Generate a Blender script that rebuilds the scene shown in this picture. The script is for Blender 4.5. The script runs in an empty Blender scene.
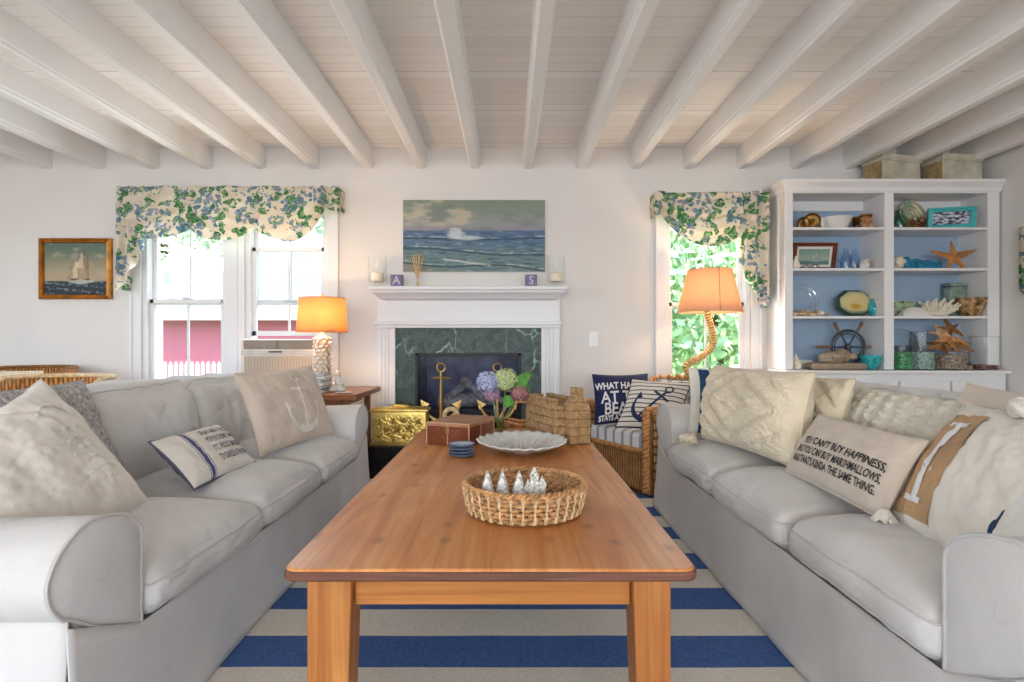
import bpy, bmesh, math, random
from mathutils import Vector, Matrix, noise
random.seed(7)
sc = bpy.context.scene
COL = sc.collection
PI = math.pi
EYE = 0.93; F = 572.0; CX = 508.0; CY = 343.0
def P(px, py, Y):
    """world point seen at a pixel of the 1024x682 frame, at distance Y"""
    return Vector(((px-CX)*Y/F, Y, EYE-(py-CY)*Y/F))
def XX(px, Y): return (px-CX)*Y/F
def ZZ(py, Y): return EYE-(py-CY)*Y/F

# ------------------------------------------------------------------ camera
cam_d = bpy.data.cameras.new('camera'); cam = bpy.data.objects.new('camera', cam_d); COL.objects.link(cam)
cam.location = (0, 0, EYE); cam.rotation_euler = (PI/2, 0, 0)
cam_d.sensor_width = 36; cam_d.lens = 36*F/1024
cam_d.shift_x = (512-CX)/1024; cam_d.shift_y = (CY-341)/1024
cam_d.clip_start = 0.05; cam_d.clip_end = 200
sc.camera = cam
# ------------------------------------------------------------------ world, sun, area lights, exposure
sc.view_settings.view_transform = 'Standard'; sc.view_settings.look = 'None'
sc.view_settings.exposure = 0.32; sc.view_settings.gamma = 1.0; sc.view_settings.use_curve_mapping = False
world = bpy.data.worlds.new('sky'); sc.world = world; world.use_nodes = True
wn = world.node_tree; wn.nodes.clear()
wo = wn.nodes.new('ShaderNodeOutputWorld'); wb = wn.nodes.new('ShaderNodeBackground'); ws = wn.nodes.new('ShaderNodeTexSky')
ws.sky_type = 'NISHITA'; ws.sun_disc = False; ws.sun_elevation = math.radians(48); ws.sun_rotation = math.radians(100)
ws.air_density = 1.0; ws.dust_density = 3.0; ws.ozone_density = 1.0
wb.inputs['Strength'].default_value = 0.8
wn.links.new(ws.outputs[0], wb.inputs[0]); wn.links.new(wb.outputs[0], wo.inputs[0])
def lamp(name, typ, loc, energy, color, rot=(0,0,0), **kw):
    d = bpy.data.lights.new(name, typ); d.energy = energy; d.color = color
    for k, v in kw.items(): setattr(d, k, v)
    o = bpy.data.objects.new(name, d); o.location = loc; o.rotation_euler = rot; COL.objects.link(o); return o
lamp('sun', 'SUN', (10, -6, 14), 4.2, (1.0, 0.96, 0.9), (math.radians(42), 0, math.radians(58)), angle=0.02)
# added unseen fill lights: rear one tilted up at the ceiling, another at left
lamp('fill_rear', 'AREA', (-0.6, -4.4, 1.25), 215, (0.93, 0.97, 1.0), (math.radians(122), 0, 0), shape='RECTANGLE', size=6.4, size_y=1.8)
lamp('fill_left', 'AREA', (-4.75, 1.2, 1.5), 15, (0.90, 0.95, 1.0), (math.radians(90), 0, math.radians(-90)), shape='RECTANGLE', size=3.6, size_y=1.5)
lamp('daylight_window_left', 'AREA', (-2.05, 4.30, 1.35), 16, (0.92, 0.96, 1.0), (math.radians(-90), 0, 0), shape='RECTANGLE', size=1.2, size_y=1.0)
lamp('daylight_window_right', 'AREA', (1.5, 4.30, 1.3), 9, (0.95, 1.0, 0.97), (math.radians(-90), 0, 0), shape='RECTANGLE', size=0.6, size_y=1.0)

# ------------------------------------------------------------------ helpers: materials
def lin(c):
    return tuple((x/255/12.92 if x/255 <= 0.04045 else ((x/255+0.055)/1.055)**2.4) for x in c[:3]) + (1.0,)
class NT:
    def __init__(s, name):
        s.m = bpy.data.materials.new(name); s.m.use_nodes = True; s.t = s.m.node_tree; s.n = s.t.nodes
        s.b = s.n['Principled BSDF']; s.out = s.n['Material Output']
    def new(s, t, **kw):
        n = s.n.new(t)
        for k, v in kw.items():
            if k.startswith('i_'): n.inputs[k[2:].replace('_', ' ')].default_value = v
            else: setattr(n, k, v)
        return n
    def l(s, a, b): s.t.links.new(a, b)
    def coord(s, kind='Object', scale=(1,1,1), rot=(0,0,0), loc=(0,0,0)):
        tc = s.new('ShaderNodeTexCoord'); mp = s.new('ShaderNodeMapping')
        mp.inputs['Scale'].default_value = scale; mp.inputs['Rotation'].default_value = rot; mp.inputs['Location'].default_value = loc
        s.l(tc.outputs[kind], mp.inputs[0]); return mp.outputs[0]
    def noise(s, v, scale, detail=4, rough=0.5, dist=0.0):
        n = s.new('ShaderNodeTexNoise'); n.inputs['Scale'].default_value = scale; n.inputs['Detail'].default_value = detail
        n.inputs['Roughness'].default_value = rough; n.inputs['Distortion'].default_value = dist
        s.l(v, n.inputs['Vector']); return n.outputs['Fac']
    def ramp(s, f, stops, interp='LINEAR'):
        r = s.new('ShaderNodeValToRGB'); e = r.color_ramp.elements; r.color_ramp.interpolation = interp
        while len(e) < len(stops): e.new(0.5)
        for k, (p, c) in enumerate(stops): e[k].position = p; e[k].color = c if len(c) == 4 else lin(c)
        s.l(f, r.inputs[0]); return r.outputs[0]
    def mix(s, f, a, b, mode='MIX'):
        m = s.new('ShaderNodeMix', data_type='RGBA', blend_type=mode)
        for sock, v in ((m.inputs[0], f), (m.inputs[6], a), (m.inputs[7], b)):
            if isinstance(v, (int, float)): sock.default_value = v
            elif isinstance(v, tuple): sock.default_value = v if len(v) == 4 else lin(v)
            else: s.l(v, sock)
        return m.outputs[2]
    def math(s, op, a, b=0.0, c=None):
        m = s.new('ShaderNodeMath', operation=op)
        for i, v in enumerate((a, b) if c is None else (a, b, c)):
            if isinstance(v, (int, float)): m.inputs[i].default_value = v
            else: s.l(v, m.inputs[i])
        return m.outputs[0]
    def sep(s, v):
        n = s.new('ShaderNodeSeparateXYZ'); s.l(v, n.inputs[0]); return n.outputs
    def base(s, c, rough=0.6, metal=0.0, spec=0.5):
        if isinstance(c, tuple): s.b.inputs['Base Color'].default_value = c if len(c) == 4 else lin(c)
        else: s.l(c, s.b.inputs['Base Color'])
        s.b.inputs['Roughness'].default_value = rough; s.b.inputs['Metallic'].default_value = metal
        s.b.inputs['Specular IOR Level'].default_value = spec
    def bump(s, h, strength=0.3, dist=0.01):
        b = s.new('ShaderNodeBump'); b.inputs['Strength'].default_value = strength; b.inputs['Distance'].default_value = dist
        s.l(h, b.inputs['Height']); s.l(b.outputs[0], s.b.inputs['Normal'])
WHITE = (1, 1, 1, 1); BLACK = (0, 0, 0, 1)
def m_plain(name, c, rough=0.5, metal=0.0, var=0.06, nscale=12, bump=0.0, bscale=80, spec=0.5):
    t = NT(name); v = t.coord()
    k = tuple(max(0, int(x*(1-var))) for x in c); h = tuple(min(255, int(x*(1+var))) for x in c)
    t.base(t.ramp(t.noise(v, nscale, 5), [(0.3, k), (0.7, h)]), rough, metal, spec)
    if bump: t.bump(t.noise(v, bscale, 4), bump, 0.004)
    return t.m
def m_fabric(name, c, var=0.05, weave=500, bump=0.25, fold=0.0, rough=0.95):
    t = NT(name); v = t.coord()
    k = tuple(int(x*(1-var)) for x in c); h = tuple(min(255, int(x*(1+var))) for x in c)
    t.base(t.ramp(t.noise(v, 5, 5), [(0.3, k), (0.7, h)]), rough, 0, 0.15)
    h1 = t.noise(v, weave, 2)
    if fold:
        v2 = t.coord(scale=(1.0, 1.0, 1.0)); n2 = t.noise(v2, 7, 3, 0.5, 1.5)
        h1 = t.math('ADD', t.math('MULTIPLY', n2, fold*8), t.math('MULTIPLY', h1, 0.4))
    t.bump(h1, bump, 0.006)
    t.b.inputs['Sheen Weight'].default_value = 0.2
    return t.m
def m_paint(name, c, rough=0.45, bscale=60, b=0.05):
    t = NT(name); v = t.coord()
    t.base(t.ramp(t.noise(v, 2.5, 3), [(0.3, tuple(int(x*0.985) for x in c)), (0.7, c)]), rough, 0, 0.35)
    t.bump(t.noise(v, bscale, 3), b, 0.003); return t.m
def m_glass(name, tint=(255,255,255), refl=0.12, rough=0.02):
    t = NT(name); t.n.remove(t.b)
    tr = t.new('ShaderNodeBsdfTransparent'); tr.inputs[0].default_value = lin(tint)
    gl = t.new('ShaderNodeBsdfGlossy'); gl.inputs['Roughness'].default_value = rough
    lw = t.new('ShaderNodeLayerWeight'); lw.inputs[0].default_value = 0.5
    f = t.math('MULTIPLY_ADD', t.math('POWER', lw.outputs['Facing'], 3.0), 0.38, refl*0.25)
    mx = t.new('ShaderNodeMixShader'); t.l(f, mx.inputs[0]); t.l(tr.outputs[0], mx.inputs[1]); t.l(gl.outputs[0], mx.inputs[2])
    t.l(mx.outputs[0], t.out.inputs[0]); return t.m
def m_wood(name, dark, mid, light, axis=1, scale=1.0, rough=0.4, knots=False, grain=22):
    t = NT(name); s = [grain*scale]*3; s[axis] = 1.3*scale
    v = t.coord(scale=tuple(s)); n = t.noise(v, 1.0, 6, 0.6, 1.2)
    col = t.ramp(n, [(0.25, dark), (0.5, mid), (0.75, light)])
    v0 = t.coord(); big = t.noise(v0, 2.2*scale, 3)
    col = t.mix(t.ramp(big, [(0.35, BLACK), (0.62, (.55,.55,.55,1))]), col, dark)
    if knots:
        ks = [6.0]*3; ks[axis] = 3.2
        vk = t.coord(scale=tuple(ks)); vo = t.new('ShaderNodeTexVoronoi', voronoi_dimensions='2D'); vo.inputs['Scale'].default_value = 0.85
        t.l(vk, vo.inputs['Vector'])
        wob = t.math('ADD', vo.outputs['Distance'], t.math('MULTIPLY', t.noise(v0, 26, 3), 0.11))
        kn = t.ramp(wob, [(0.05, (.75,.75,.75,1)), (0.085, (.35,.35,.35,1)), (0.15, BLACK)])
        col = t.mix(kn, col, tuple(int(x*0.55) for x in dark))
        # plank joints
        x = t.sep(v0)[0 if axis == 1 else 1]
        fr = t.math('FRACT', t.math('MULTIPLY', x, 5.2)); ln = t.ramp(fr, [(0.0, WHITE), (0.012, BLACK)])
        col = t.mix(t.math('MULTIPLY', ln, 0.5), col, tuple(int(q*0.5) for q in dark))
    t.base(col, rough, 0, 0.4); t.bump(n, 0.15, 0.002); return t.m
def m_vcol(name, rough=0.6, bump=0.0, metal=0.0, spec=0.4):
    t = NT(name); a = t.new('ShaderNodeVertexColor'); a.layer_name = 'paint'
    t.base(a.outputs[0], rough, metal, spec)
    if bump: t.bump(t.noise(t.coord(), 160, 4), bump, 0.002)
    return t.m
def m_emit(name, c, s):
    t = NT(name); t.base(c); t.b.inputs['Emission Color'].default_value = lin(c); t.b.inputs['Emission Strength'].default_value = s; return t.m

# ------------------------------------------------------------------ helpers: geometry
ORG = {}
class G:
    def __init__(s, M=None): s.v = []; s.f = []; s.uv = {}; s.c = {}; s.M = M
    def add(s, vs, fs, uvs=None, cs=None):
        o = len(s.v)
        for i, p in enumerate(vs):
            p = Vector(p)
            if s.M is not None: p = s.M @ p
            s.v.append(p)
            if uvs: s.uv[o+i] = uvs[i]
            if cs: s.c[o+i] = cs[i]
        s.f += [tuple(o+i for i in f) for f in fs]; return s
    def box(s, x0, x1, y0, y1, z0, z1):
        vs = [(x,y,z) for x in (x0,x1) for y in (y0,y1) for z in (z0,z1)]
        return s.add(vs, [(0,1,3,2),(4,6,7,5),(0,4,5,1),(2,3,7,6),(0,2,6,4),(1,5,7,3)])
    def grid(s, fn, nu, nv, uv=True, cfn=None, flip=False, closeu=False, closev=False):
        mu = nu if closeu else nu+1; mv = nv if closev else nv+1
        vs = []; uvs = []; cs = []
        for i in range(mu):
            for j in range(mv):
                u, v = i/nu, j/nv; vs.append(fn(u, v)); uvs.append((u, v))
                if cfn: cs.append(cfn(u, v))
        fs = []
        for i in range(nu):
            for j in range(nv):
                a = i*mv+j; b = ((i+1)%mu)*mv+j; c = ((i+1)%mu)*mv+(j+1)%mv; d = i*mv+(j+1)%mv
                fs.append((d,c,b,a) if flip else (a,b,c,d))
        return s.add(vs, fs, uvs if uv else None, cs if cfn else None)
    def lathe(s, prof, c=(0,0,0), n=24, M=None, wob=None, cap=True):
        c = Vector(c); vs = []; L = len(prof)
        for i in range(n):
            a = 2*PI*i/n
            for (r, z) in prof:
                k = 1.0 if wob is None else wob(a, z)
                p = Vector((r*k*math.cos(a), r*k*math.sin(a), z))
                vs.append(c+(M @ p if M is not None else p))
        fs = [(i*L+j, ((i+1)%n)*L+j, ((i+1)%n)*L+j+1, i*L+j+1) for i in range(n) for j in range(L-1)]
        if cap:
            if prof[0][0] > 1e-5: fs.append(tuple(i*L for i in range(n))[::-1])
            if prof[-1][0] > 1e-5: fs.append(tuple(i*L+L-1 for i in range(n)))
        return s.add(vs, fs)
    def tube(s, pts, r, n=8, closed=False, cap=True):
        pts = [Vector(p) for p in pts]; N = len(pts); vs = []
        up = Vector((0.13, 0.21, 1)).normalized(); prev = None
        for i, p in enumerate(pts):
            a = pts[(i-1)%N] if (closed or i > 0) else p; b = pts[(i+1)%N] if (closed or i < N-1) else p
            d = (b-a); d = d.normalized() if d.length > 1e-9 else Vector((0,0,1))
            if prev is None:
                x = d.cross(up)
                if x.length < 0.05: x = d.cross(Vector((1,0,0)))
            else: x = prev-d*prev.dot(d)
            x.normalize(); prev = x; y = d.cross(x)
            rr = r[i] if isinstance(r, (list, tuple)) else r
            for k in range(n):
                t = 2*PI*k/n; vs.append(p+x*(rr*math.cos(t))+y*(rr*math.sin(t)))
        fs = []
        for i in range(N if closed else N-1):
            for k in range(n):
                j = (i+1) % N; fs.append((i*n+k, i*n+(k+1)%n, j*n+(k+1)%n, j*n+k))
        if cap and not closed:
            fs.append(tuple(range(n))[::-1]); fs.append(tuple((N-1)*n+k for k in range(n)))
        return s.add(vs, fs)
    def ball(s, c, r, n=12, m=8, sq=(1,1,1), nz=0.0, fr=8):
        c = Vector(c); vs = []; 
        for j in range(m+1):
            ph = PI*j/m
            for i in range(n):
                a = 2*PI*i/n; d = Vector((math.sin(ph)*math.cos(a)*sq[0], math.sin(ph)*math.sin(a)*sq[1], -math.cos(ph)*sq[2]))
                k = 1+nz*noise.noise((d*r+c)*fr) if nz else 1
                vs.append(c+d*r*k)
        fs = [(j*n+i, j*n+(i+1)%n, (j+1)*n+(i+1)%n, (j+1)*n+i) for j in range(m) for i in range(n)]
        return s.add(vs, fs)
    def prism(s, poly, a, b, axis='y'):
        """poly: 2D outline; axis y -> (x,z) swept in y; x -> (y,z); z -> (x,y)"""
        def mk(p, t): return {'y': (p[0], t, p[1]), 'x': (t, p[0], p[1]), 'z': (p[0], p[1], t)}[axis]
        n = len(poly); vs = [mk(p, a) for p in poly]+[mk(p, b) for p in poly]
        fs = [tuple(range(n))[::-1], tuple(range(n, 2*n))]+[(i, (i+1)%n, n+(i+1)%n, n+i) for i in range(n)]
        return s.add(vs, fs)
    def soft(s, x0, x1, y0, y1, z0, z1, r=0.04, crown=0.0, amp=0.0, fr=4, n=18, bulge=0.0, seed=0.0, str3=(1,1,1)):
        """rounded, stuffed box with wrinkles"""
        bm = bmesh.new(); bmesh.ops.create_cube(bm, size=2.0)
        bmesh.ops.subdivide_edges(bm, edges=bm.edges, cuts=n, use_grid_fill=True)
        c = Vector(((x0+x1)/2, (y0+y1)/2, (z0+z1)/2)); h = Vector(((x1-x0)/2, (y1-y0)/2, (z1-z0)/2)); r = min(r, min(h)*0.99)
        def pt(q, out=0.0):
            p = Vector((q.x*h.x, q.y*h.y, q.z*h.z)); inner = Vector([max(-(h[k]-r), min(h[k]-r, p[k])) for k in range(3)]); d = p-inner
            if d.length > 1e-6: p = inner+d.normalized()*(r+out)
            u, w, t = q.x, q.y, q.z
            if crown: p.z += crown*max(0, t)*(1-u**4)*(1-w**4)
            if bulge:
                p.x += bulge*u*(1-w*w)*(1-t*t)*0.5; p.y += bulge*w*(1-u*u)*(1-t*t)*0.5
            if amp:
                sp = Vector(((c.x+p.x)*str3[0], (c.y+p.y)*str3[1], (c.z+p.z)*str3[2]))*fr+Vector((seed, seed*1.7, 0))
                n1 = noise.noise(sp); wp = sp*1.6+Vector((n1*1.4, n1*0.9, n1)); n2 = noise.noise(wp); ridge = (1-min(1, abs(n2)*5))**2
                wp2 = sp*3.1+Vector((n2*1.2, 4+n1, n2)); r2_ = (1-min(1, abs(noise.noise(wp2))*5))**2
                nn = n1+0.35*n2-0.42*ridge-0.22*r2_
                dirn = p.normalized() if p.length > 0 else Vector((0,0,1)); p += dirn*(amp*nn)
            return c+p
        s.pt = pt
        vs = [pt(v.co.copy()) for v in bm.verts]
        s.add(vs, [tuple(v.index for v in f.verts) for f in bm.faces]); bm.free(); return s
    def build(s, name, mat, parent=None, smooth=True, bevel=0, solid=0, sub=0, angle=40):
        if parent is not None: org = ORG[parent.name]
        else:
            xs = [v.x for v in s.v]; ys = [v.y for v in s.v]; zs = [v.z for v in s.v]
            org = Vector(((min(xs)+max(xs))/2, (min(ys)+max(ys))/2, min(zs)))
        me = bpy.data.meshes.new(name); me.from_pydata([v-org for v in s.v], [], s.f); me.update()
        bm = bmesh.new(); bm.from_mesh(me); bmesh.ops.recalc_face_normals(bm, faces=bm.faces) if not s.uv or solid == 0 else None
        bm.to_mesh(me); bm.free()
        if s.uv:
            ul = me.uv_layers.new(name='UVMap')
            for lp in me.loops: ul.data[lp.index].uv = s.uv.get(lp.vertex_index, (0, 0))
        if s.c:
            ca = me.color_attributes.new('paint', 'FLOAT_COLOR', 'POINT')
            for i in range(len(me.vertices)): ca.data[i].color = s.c.get(i, (0.5, 0.5, 0.5, 1))
        o = bpy.data.objects.new(name, me); COL.objects.link(o); o.data.materials.append(mat)
        if parent is not None: o.parent = parent
        else: o.location = org
        ORG[o.name] = org
        if smooth:
            for p in me.polygons: p.use_smooth = True
            try: me.set_sharp_from_angle(angle=math.radians(angle))
            except Exception: pass
        if sub:
            m = o.modifiers.new('s', 'SUBSURF'); m.levels = sub; m.render_levels = sub
        if solid:
            m = o.modifiers.new('t', 'SOLIDIFY'); m.thickness = solid; m.offset = 0
        if bevel:
            m = o.modifiers.new('b', 'BEVEL'); m.width = bevel; m.segments = 2; m.limit_method = 'ANGLE'; m.harden_normals = False
        return o
def tag(o, label, cat, group=None, kind=None):
    if label: o['label'] = label
    if cat: o['category'] = cat
    if group: o['group'] = group
    if kind: o['kind'] = kind
    return o
def thing(name, loc, label, cat, group=None, kind=None):
    o = bpy.data.objects.new(name, None); o.empty_display_size = 0.05; COL.objects.link(o); o.location = loc; ORG[o.name] = Vector(loc)
    return tag(o, label, cat, group, kind)
def struct(o): o['kind'] = 'structure'; return o
def copy_tree(o, delta=(0,0,0), label=None, parent=None):
    c = o.copy(); COL.objects.link(c); ORG[c.name] = ORG[o.name]+Vector(delta)
    if parent is not None: c.parent = parent
    else: c.location = o.location+Vector(delta)
    if label: c['label'] = label
    for ch in list(o.children): copy_tree(ch, delta, None, c)
    return c
def bez(pts, n=8):
    """catmull-rom through the points"""
    pts = [Vector(p) for p in pts]; out = []
    for i in range(len(pts)-1):
        p0 = pts[max(0, i-1)]; p1 = pts[i]; p2 = pts[i+1]; p3 = pts[min(len(pts)-1, i+2)]
        for k in range(n):
            t = k/n; out.append(0.5*((2*p1)+(p2-p0)*t+(2*p0-5*p1+4*p2-p3)*t*t+(3*p1-p0-3*p2+p3)*t**3))
    out.append(pts[-1]); return out
def fbm(x, y, z=0.0, o=4):
    s = 0; a = 0.5; f = 1
    for _ in range(o): s += a*noise.noise(Vector((x*f, y*f, z+f))); a *= 0.5; f *= 2
    return s
def lerp(a, b, t): return a+(b-a)*t
def mixc(a, b, t):
    t = max(0, min(1, t)); return tuple(lerp(a[k], b[k], t) for k in range(3))
def sst(a, b, x):
    t = max(0, min(1, (x-a)/(b-a))); return t*t*(3-2*t)

# ------------------------------------------------------------------ materials
M = {}
M['wall'] = m_paint('wall_paint', (231, 228, 226), 0.7)
M['trim'] = m_paint('white_trim_paint', (236, 236, 240), 0.4)
M['beam'] = m_paint('beam_paint', (247, 246, 245), 0.5, 30, 0.1)
M['case'] = m_paint('bookcase_paint', (236, 235, 236), 0.4)
M['blue_back'] = m_paint('blue_back_panel', (158, 182, 208), 0.6)
def ceil_mat():
    t = NT('painted_ceiling_boards'); v = t.coord(); y = t.sep(v)[1]
    fr = t.math('FRACT', t.math('MULTIPLY', y, 1/0.088)); ln = t.ramp(fr, [(0.0, WHITE), (0.085, BLACK)])
    idx = t.math('FLOOR', t.math('MULTIPLY', y, 1/0.088))
    wn_ = t.new('ShaderNodeTexWhiteNoise', noise_dimensions='1D'); t.l(idx, wn_.inputs['W'])
    tone = t.ramp(wn_.outputs['Value'], [(0.0, (242, 238, 235)), (1.0, (250, 248, 246))])
    strong = t.math('MULTIPLY', ln, t.math('MULTIPLY_ADD', t.math('GREATER_THAN', wn_.outputs['Value'], 0.75), 0.45, 0.28))
    t.base(t.mix(strong, tone, (120, 104, 96)), 0.55, 0, 0.3)
    t.bump(t.math('SUBTRACT', 1.0, ln), 0.3, 0.003); return t.m
M['ceiling'] = ceil_mat()
M['slip'] = m_fabric('cream_white_slipcover', (214, 212, 210), 0.03, 420, 0.4, 0.16)
M['slip_pipe'] = m_fabric('slipcover_piping', (200, 196, 193), 0.03, 500, 0.2)
M['slip_r'] = m_fabric('warm_white_slipcover', (212, 207, 202), 0.03, 420, 0.4, 0.14)
M['pine'] = m_wood('honey_pine_tabletop', (176, 104, 50), (216, 148, 86), (236, 184, 132), 1, 0.8, 0.40, True)
M['pine_leg'] = m_wood('honey_pine_legs', (150, 86, 38), (190, 122, 60), (212, 150, 84), 2, 1.2, 0.45, False, 34)
M['pine_apron'] = m_wood('honey_pine_apron', (160, 94, 40), (196, 128, 60), (214, 150, 78), 0, 1.2, 0.45, False, 34)
M['edge'] = m_wood('dark_table_edge', (84, 50, 38), (118, 76, 58), (150, 104, 84), 0, 1.6, 0.5)
M['walnut'] = m_wood('walnut_side_table', (106, 62, 36), (152, 96, 60), (182, 124, 84), 0, 1.5, 0.35)
M['boxwood'] = m_wood('reddish_box_wood', (92, 44, 24), (134, 70, 42), (160, 92, 60), 0, 2.2, 0.35)
M['boxtop'] = m_wood('box_lid_wood', (146, 96, 66), (184, 134, 102), (204, 158, 124), 0, 2.0, 0.4)
M['wheelwood'] = m_wood('worn_handle_wood', (104, 72, 48), (150, 112, 80), (180, 145, 112), 2, 3, 0.6)
M['gold'] = m_plain('polished_brass', (226, 196, 112), 0.40, 0.9, 0.12, 10, 0.3, 60)
M['gold_leaf'] = m_plain('gilt_frame', (178, 122, 52), 0.42, 0.7, 0.18, 20, 0.2, 90)
M['bronze'] = m_plain('antique_brass', (176, 146, 92), 0.38, 0.9, 0.12, 12)
M['black'] = m_plain('matte_black_metal', (22, 22, 24), 0.45, 0.3, 0.2, 20)
M['chrome'] = m_plain('brushed_metal', (190, 190, 192), 0.3, 0.9, 0.05)
M['plastic'] = m_plain('off_white_plastic', (222, 216, 206), 0.45, 0, 0.02)
M['switch'] = m_plain('switch_plate_plastic', (238, 238, 240), 0.35, 0, 0.01)
M['glass'] = m_glass('window_glass', (250, 252, 252), 0.02)
M['clear'] = m_glass('clear_glass', (254, 255, 255), 0.04, 0.03)
M['fireglass'] = m_glass('firebox_glass', (222, 224, 234), 0.025, 0.12)
M['teal_glass'] = m_glass('teal_glass', (140, 222, 226), 0.06, 0.05)
M['blue_glass'] = m_glass('blue_glass', (226, 236, 247), 0.25, 0.05)
M['amber_glass'] = m_glass('amber_glass', (226, 196, 146), 0.06, 0.05)
M['teal_solid'] = m_plain('turquoise_pressed_glass', (54, 160, 168), 0.15, 0, 0.25, 40)
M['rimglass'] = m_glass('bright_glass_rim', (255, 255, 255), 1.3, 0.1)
M['wax'] = m_plain('ivory_wax', (240, 226, 204), 0.5, 0, 0.03)
M['ceramic'] = m_plain('white_ceramic', (226, 222, 216), 0.3, 0, 0.03, 12)
M['shellplate'] = m_plain('pearly_shell_plate', (214, 212, 208), 0.32, 0, 0.05, 14)
M['bluestone'] = m_plain('slate_blue_glaze', (92, 116, 150), 0.35, 0, 0.2, 60)
M['cream'] = m_plain('cream_cloth', (222, 204, 178), 0.9, 0, 0.04)
M['coral_white'] = m_plain('white_coral', (232, 220, 202), 0.8, 0, 0.08, 40, 0.4, 120)
M['shell_tan'] = m_plain('tan_shell', (206, 170, 132), 0.5, 0, 0.2, 30, 0.3, 80)
M['starfish'] = m_plain('orange_starfish', (196, 136, 84), 0.8, 0, 0.14, 40, 0.6, 150)
M['drift'] = m_wood('driftwood', (130, 112, 94), (174, 156, 134), (204, 190, 168), 0, 3, 0.85)
M['rope'] = m_plain('manila_rope', (220, 182, 124), 0.85, 0, 0.14, 60, 0.5, 260)
M['linen_box'] = m_plain('faded_map_box', (198, 192, 172), 0.75, 0, 0.12, 9)
M['linen_box_side'] = m_plain('straw_box_side', (170, 146, 104), 0.75, 0, 0.15, 30)
M['navy'] = m_fabric('navy_canvas', (36, 42, 82), 0.12, 400, 0.25)
M['navy_ink'] = m_plain('navy_ink', (40, 46, 84), 0.85, 0, 0.04)
M['grey_ink'] = m_plain('grey_print', (96, 98, 116), 0.85, 0, 0.06)
M['black_ink'] = m_plain('charcoal_ink', (48, 46, 46), 0.85, 0, 0.05)
M['white_ink'] = m_plain('white_print', (228, 226, 224), 0.8, 0, 0.03)
M['linen'] = m_fabric('oatmeal_linen', (212, 197, 182), 0.05, 350, 0.4)
M['canvas'] = m_fabric('undyed_canvas', (226, 217, 204), 0.04, 300, 0.4, 0.04)
M['canvas_beige'] = m_fabric('beige_canvas', (206, 191, 174), 0.04, 300, 0.4, 0.04)
M['quilt'] = m_fabric('ivory_cotton', (234, 228, 219), 0.03, 300, 0.3, 0.05)
M['burlap'] = m_fabric('brown_burlap', (180, 142, 100), 0.12, 260, 0.6)
M['tuft'] = m_fabric('ivory_tufting', (224, 208, 182), 0.07, 170, 1.0, 0.02)
M['knit'] = m_fabric('cream_cable_knit', (234, 224, 204), 0.05, 240, 0.9)
M['leaf'] = m_plain('green_leaf', (84, 138, 58), 0.6, 0, 0.2, 30)
M['stem'] = m_plain('green_stem', (104, 130, 72), 0.6)
M['petal_lilac'] = m_plain('lilac_petals', (166, 170, 204), 0.8, 0, 0.15, 60)
M['petal_green'] = m_plain('pale_green_petals', (184, 196, 142), 0.8, 0, 0.15, 60)
M['petal_pink'] = m_plain('dusty_pink_petals', (164, 108, 116), 0.8, 0, 0.2, 60)
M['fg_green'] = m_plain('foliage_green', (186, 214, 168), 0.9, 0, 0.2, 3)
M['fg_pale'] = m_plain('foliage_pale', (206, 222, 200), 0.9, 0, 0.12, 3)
M['bark'] = m_plain('bark', (104, 84, 66), 0.9)
M['grass'] = m_plain('lawn', (120, 150, 88), 0.95, 0, 0.15, 4)
M['page'] = m_plain('paper_pages', (228, 224, 214), 0.85, 0, 0.03)
def knit_grey():
    t = NT('grey_marled_knit'); v = t.coord(scale=(1, 1, 1))
    n = t.noise(v, 60, 3, 0.7); t.base(t.ramp(n, [(0.35, (150, 148, 150)), (0.65, (214, 210, 206))]), 0.95, 0, 0.1)
    t.bump(t.noise(v, 110, 2), 1.0, 0.008); return t.m
M['knit_grey'] = knit_grey()
def marble():
    t = NT('green_marble'); v = t.coord()
    n = t.noise(v, 9, 10, 0.7, 1.2); c = t.ramp(n, [(0.3, (38, 50, 52)), (0.45, (60, 76, 75)), (0.55, (84, 100, 97)), (0.62, (56, 70, 70)), (0.75, (74, 92, 88))])
    v2 = t.coord(scale=(1, 1, 0.55), rot=(0, 0.6, 0)); vo = t.new('ShaderNodeTexVoronoi', feature='DISTANCE_TO_EDGE'); vo.inputs['Scale'].default_value = 3.4
    w = t.new('ShaderNodeVectorMath', operation='ADD'); nn = t.new('ShaderNodeTexNoise'); nn.inputs['Scale'].default_value = 3; nn.inputs['Detail'].default_value = 6
    t.l(v2, nn.inputs['Vector']); sc_ = t.new('ShaderNodeVectorMath', operation='SCALE'); sc_.inputs['Scale'].default_value = 0.35
    t.l(nn.outputs['Color'], sc_.inputs[0]); t.l(v2, w.inputs[0]); t.l(sc_.outputs[0], w.inputs[1]); t.l(w.outputs[0], vo.inputs['Vector'])
    vein = t.ramp(vo.outputs['Distance'], [(0.0, WHITE), (0.016, BLACK)])
    f = t.math('MULTIPLY', vein, t.ramp(t.noise(v, 5, 3), [(0.4, BLACK), (0.62, WHITE)])); c = t.mix(f, c, (176, 200, 190)); t.base(c, 0.4, 0, 0.25); return t.m
M['marble'] = marble()
def granite():
    t = NT('black_granite'); v = t.coord(); n = t.noise(v, 70, 3, 0.8)
    t.base(t.ramp(n, [(0.58, (20, 21, 24)), (0.72, (92, 94, 98))]), 0.2); return t.m
M['granite'] = granite()
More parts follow.
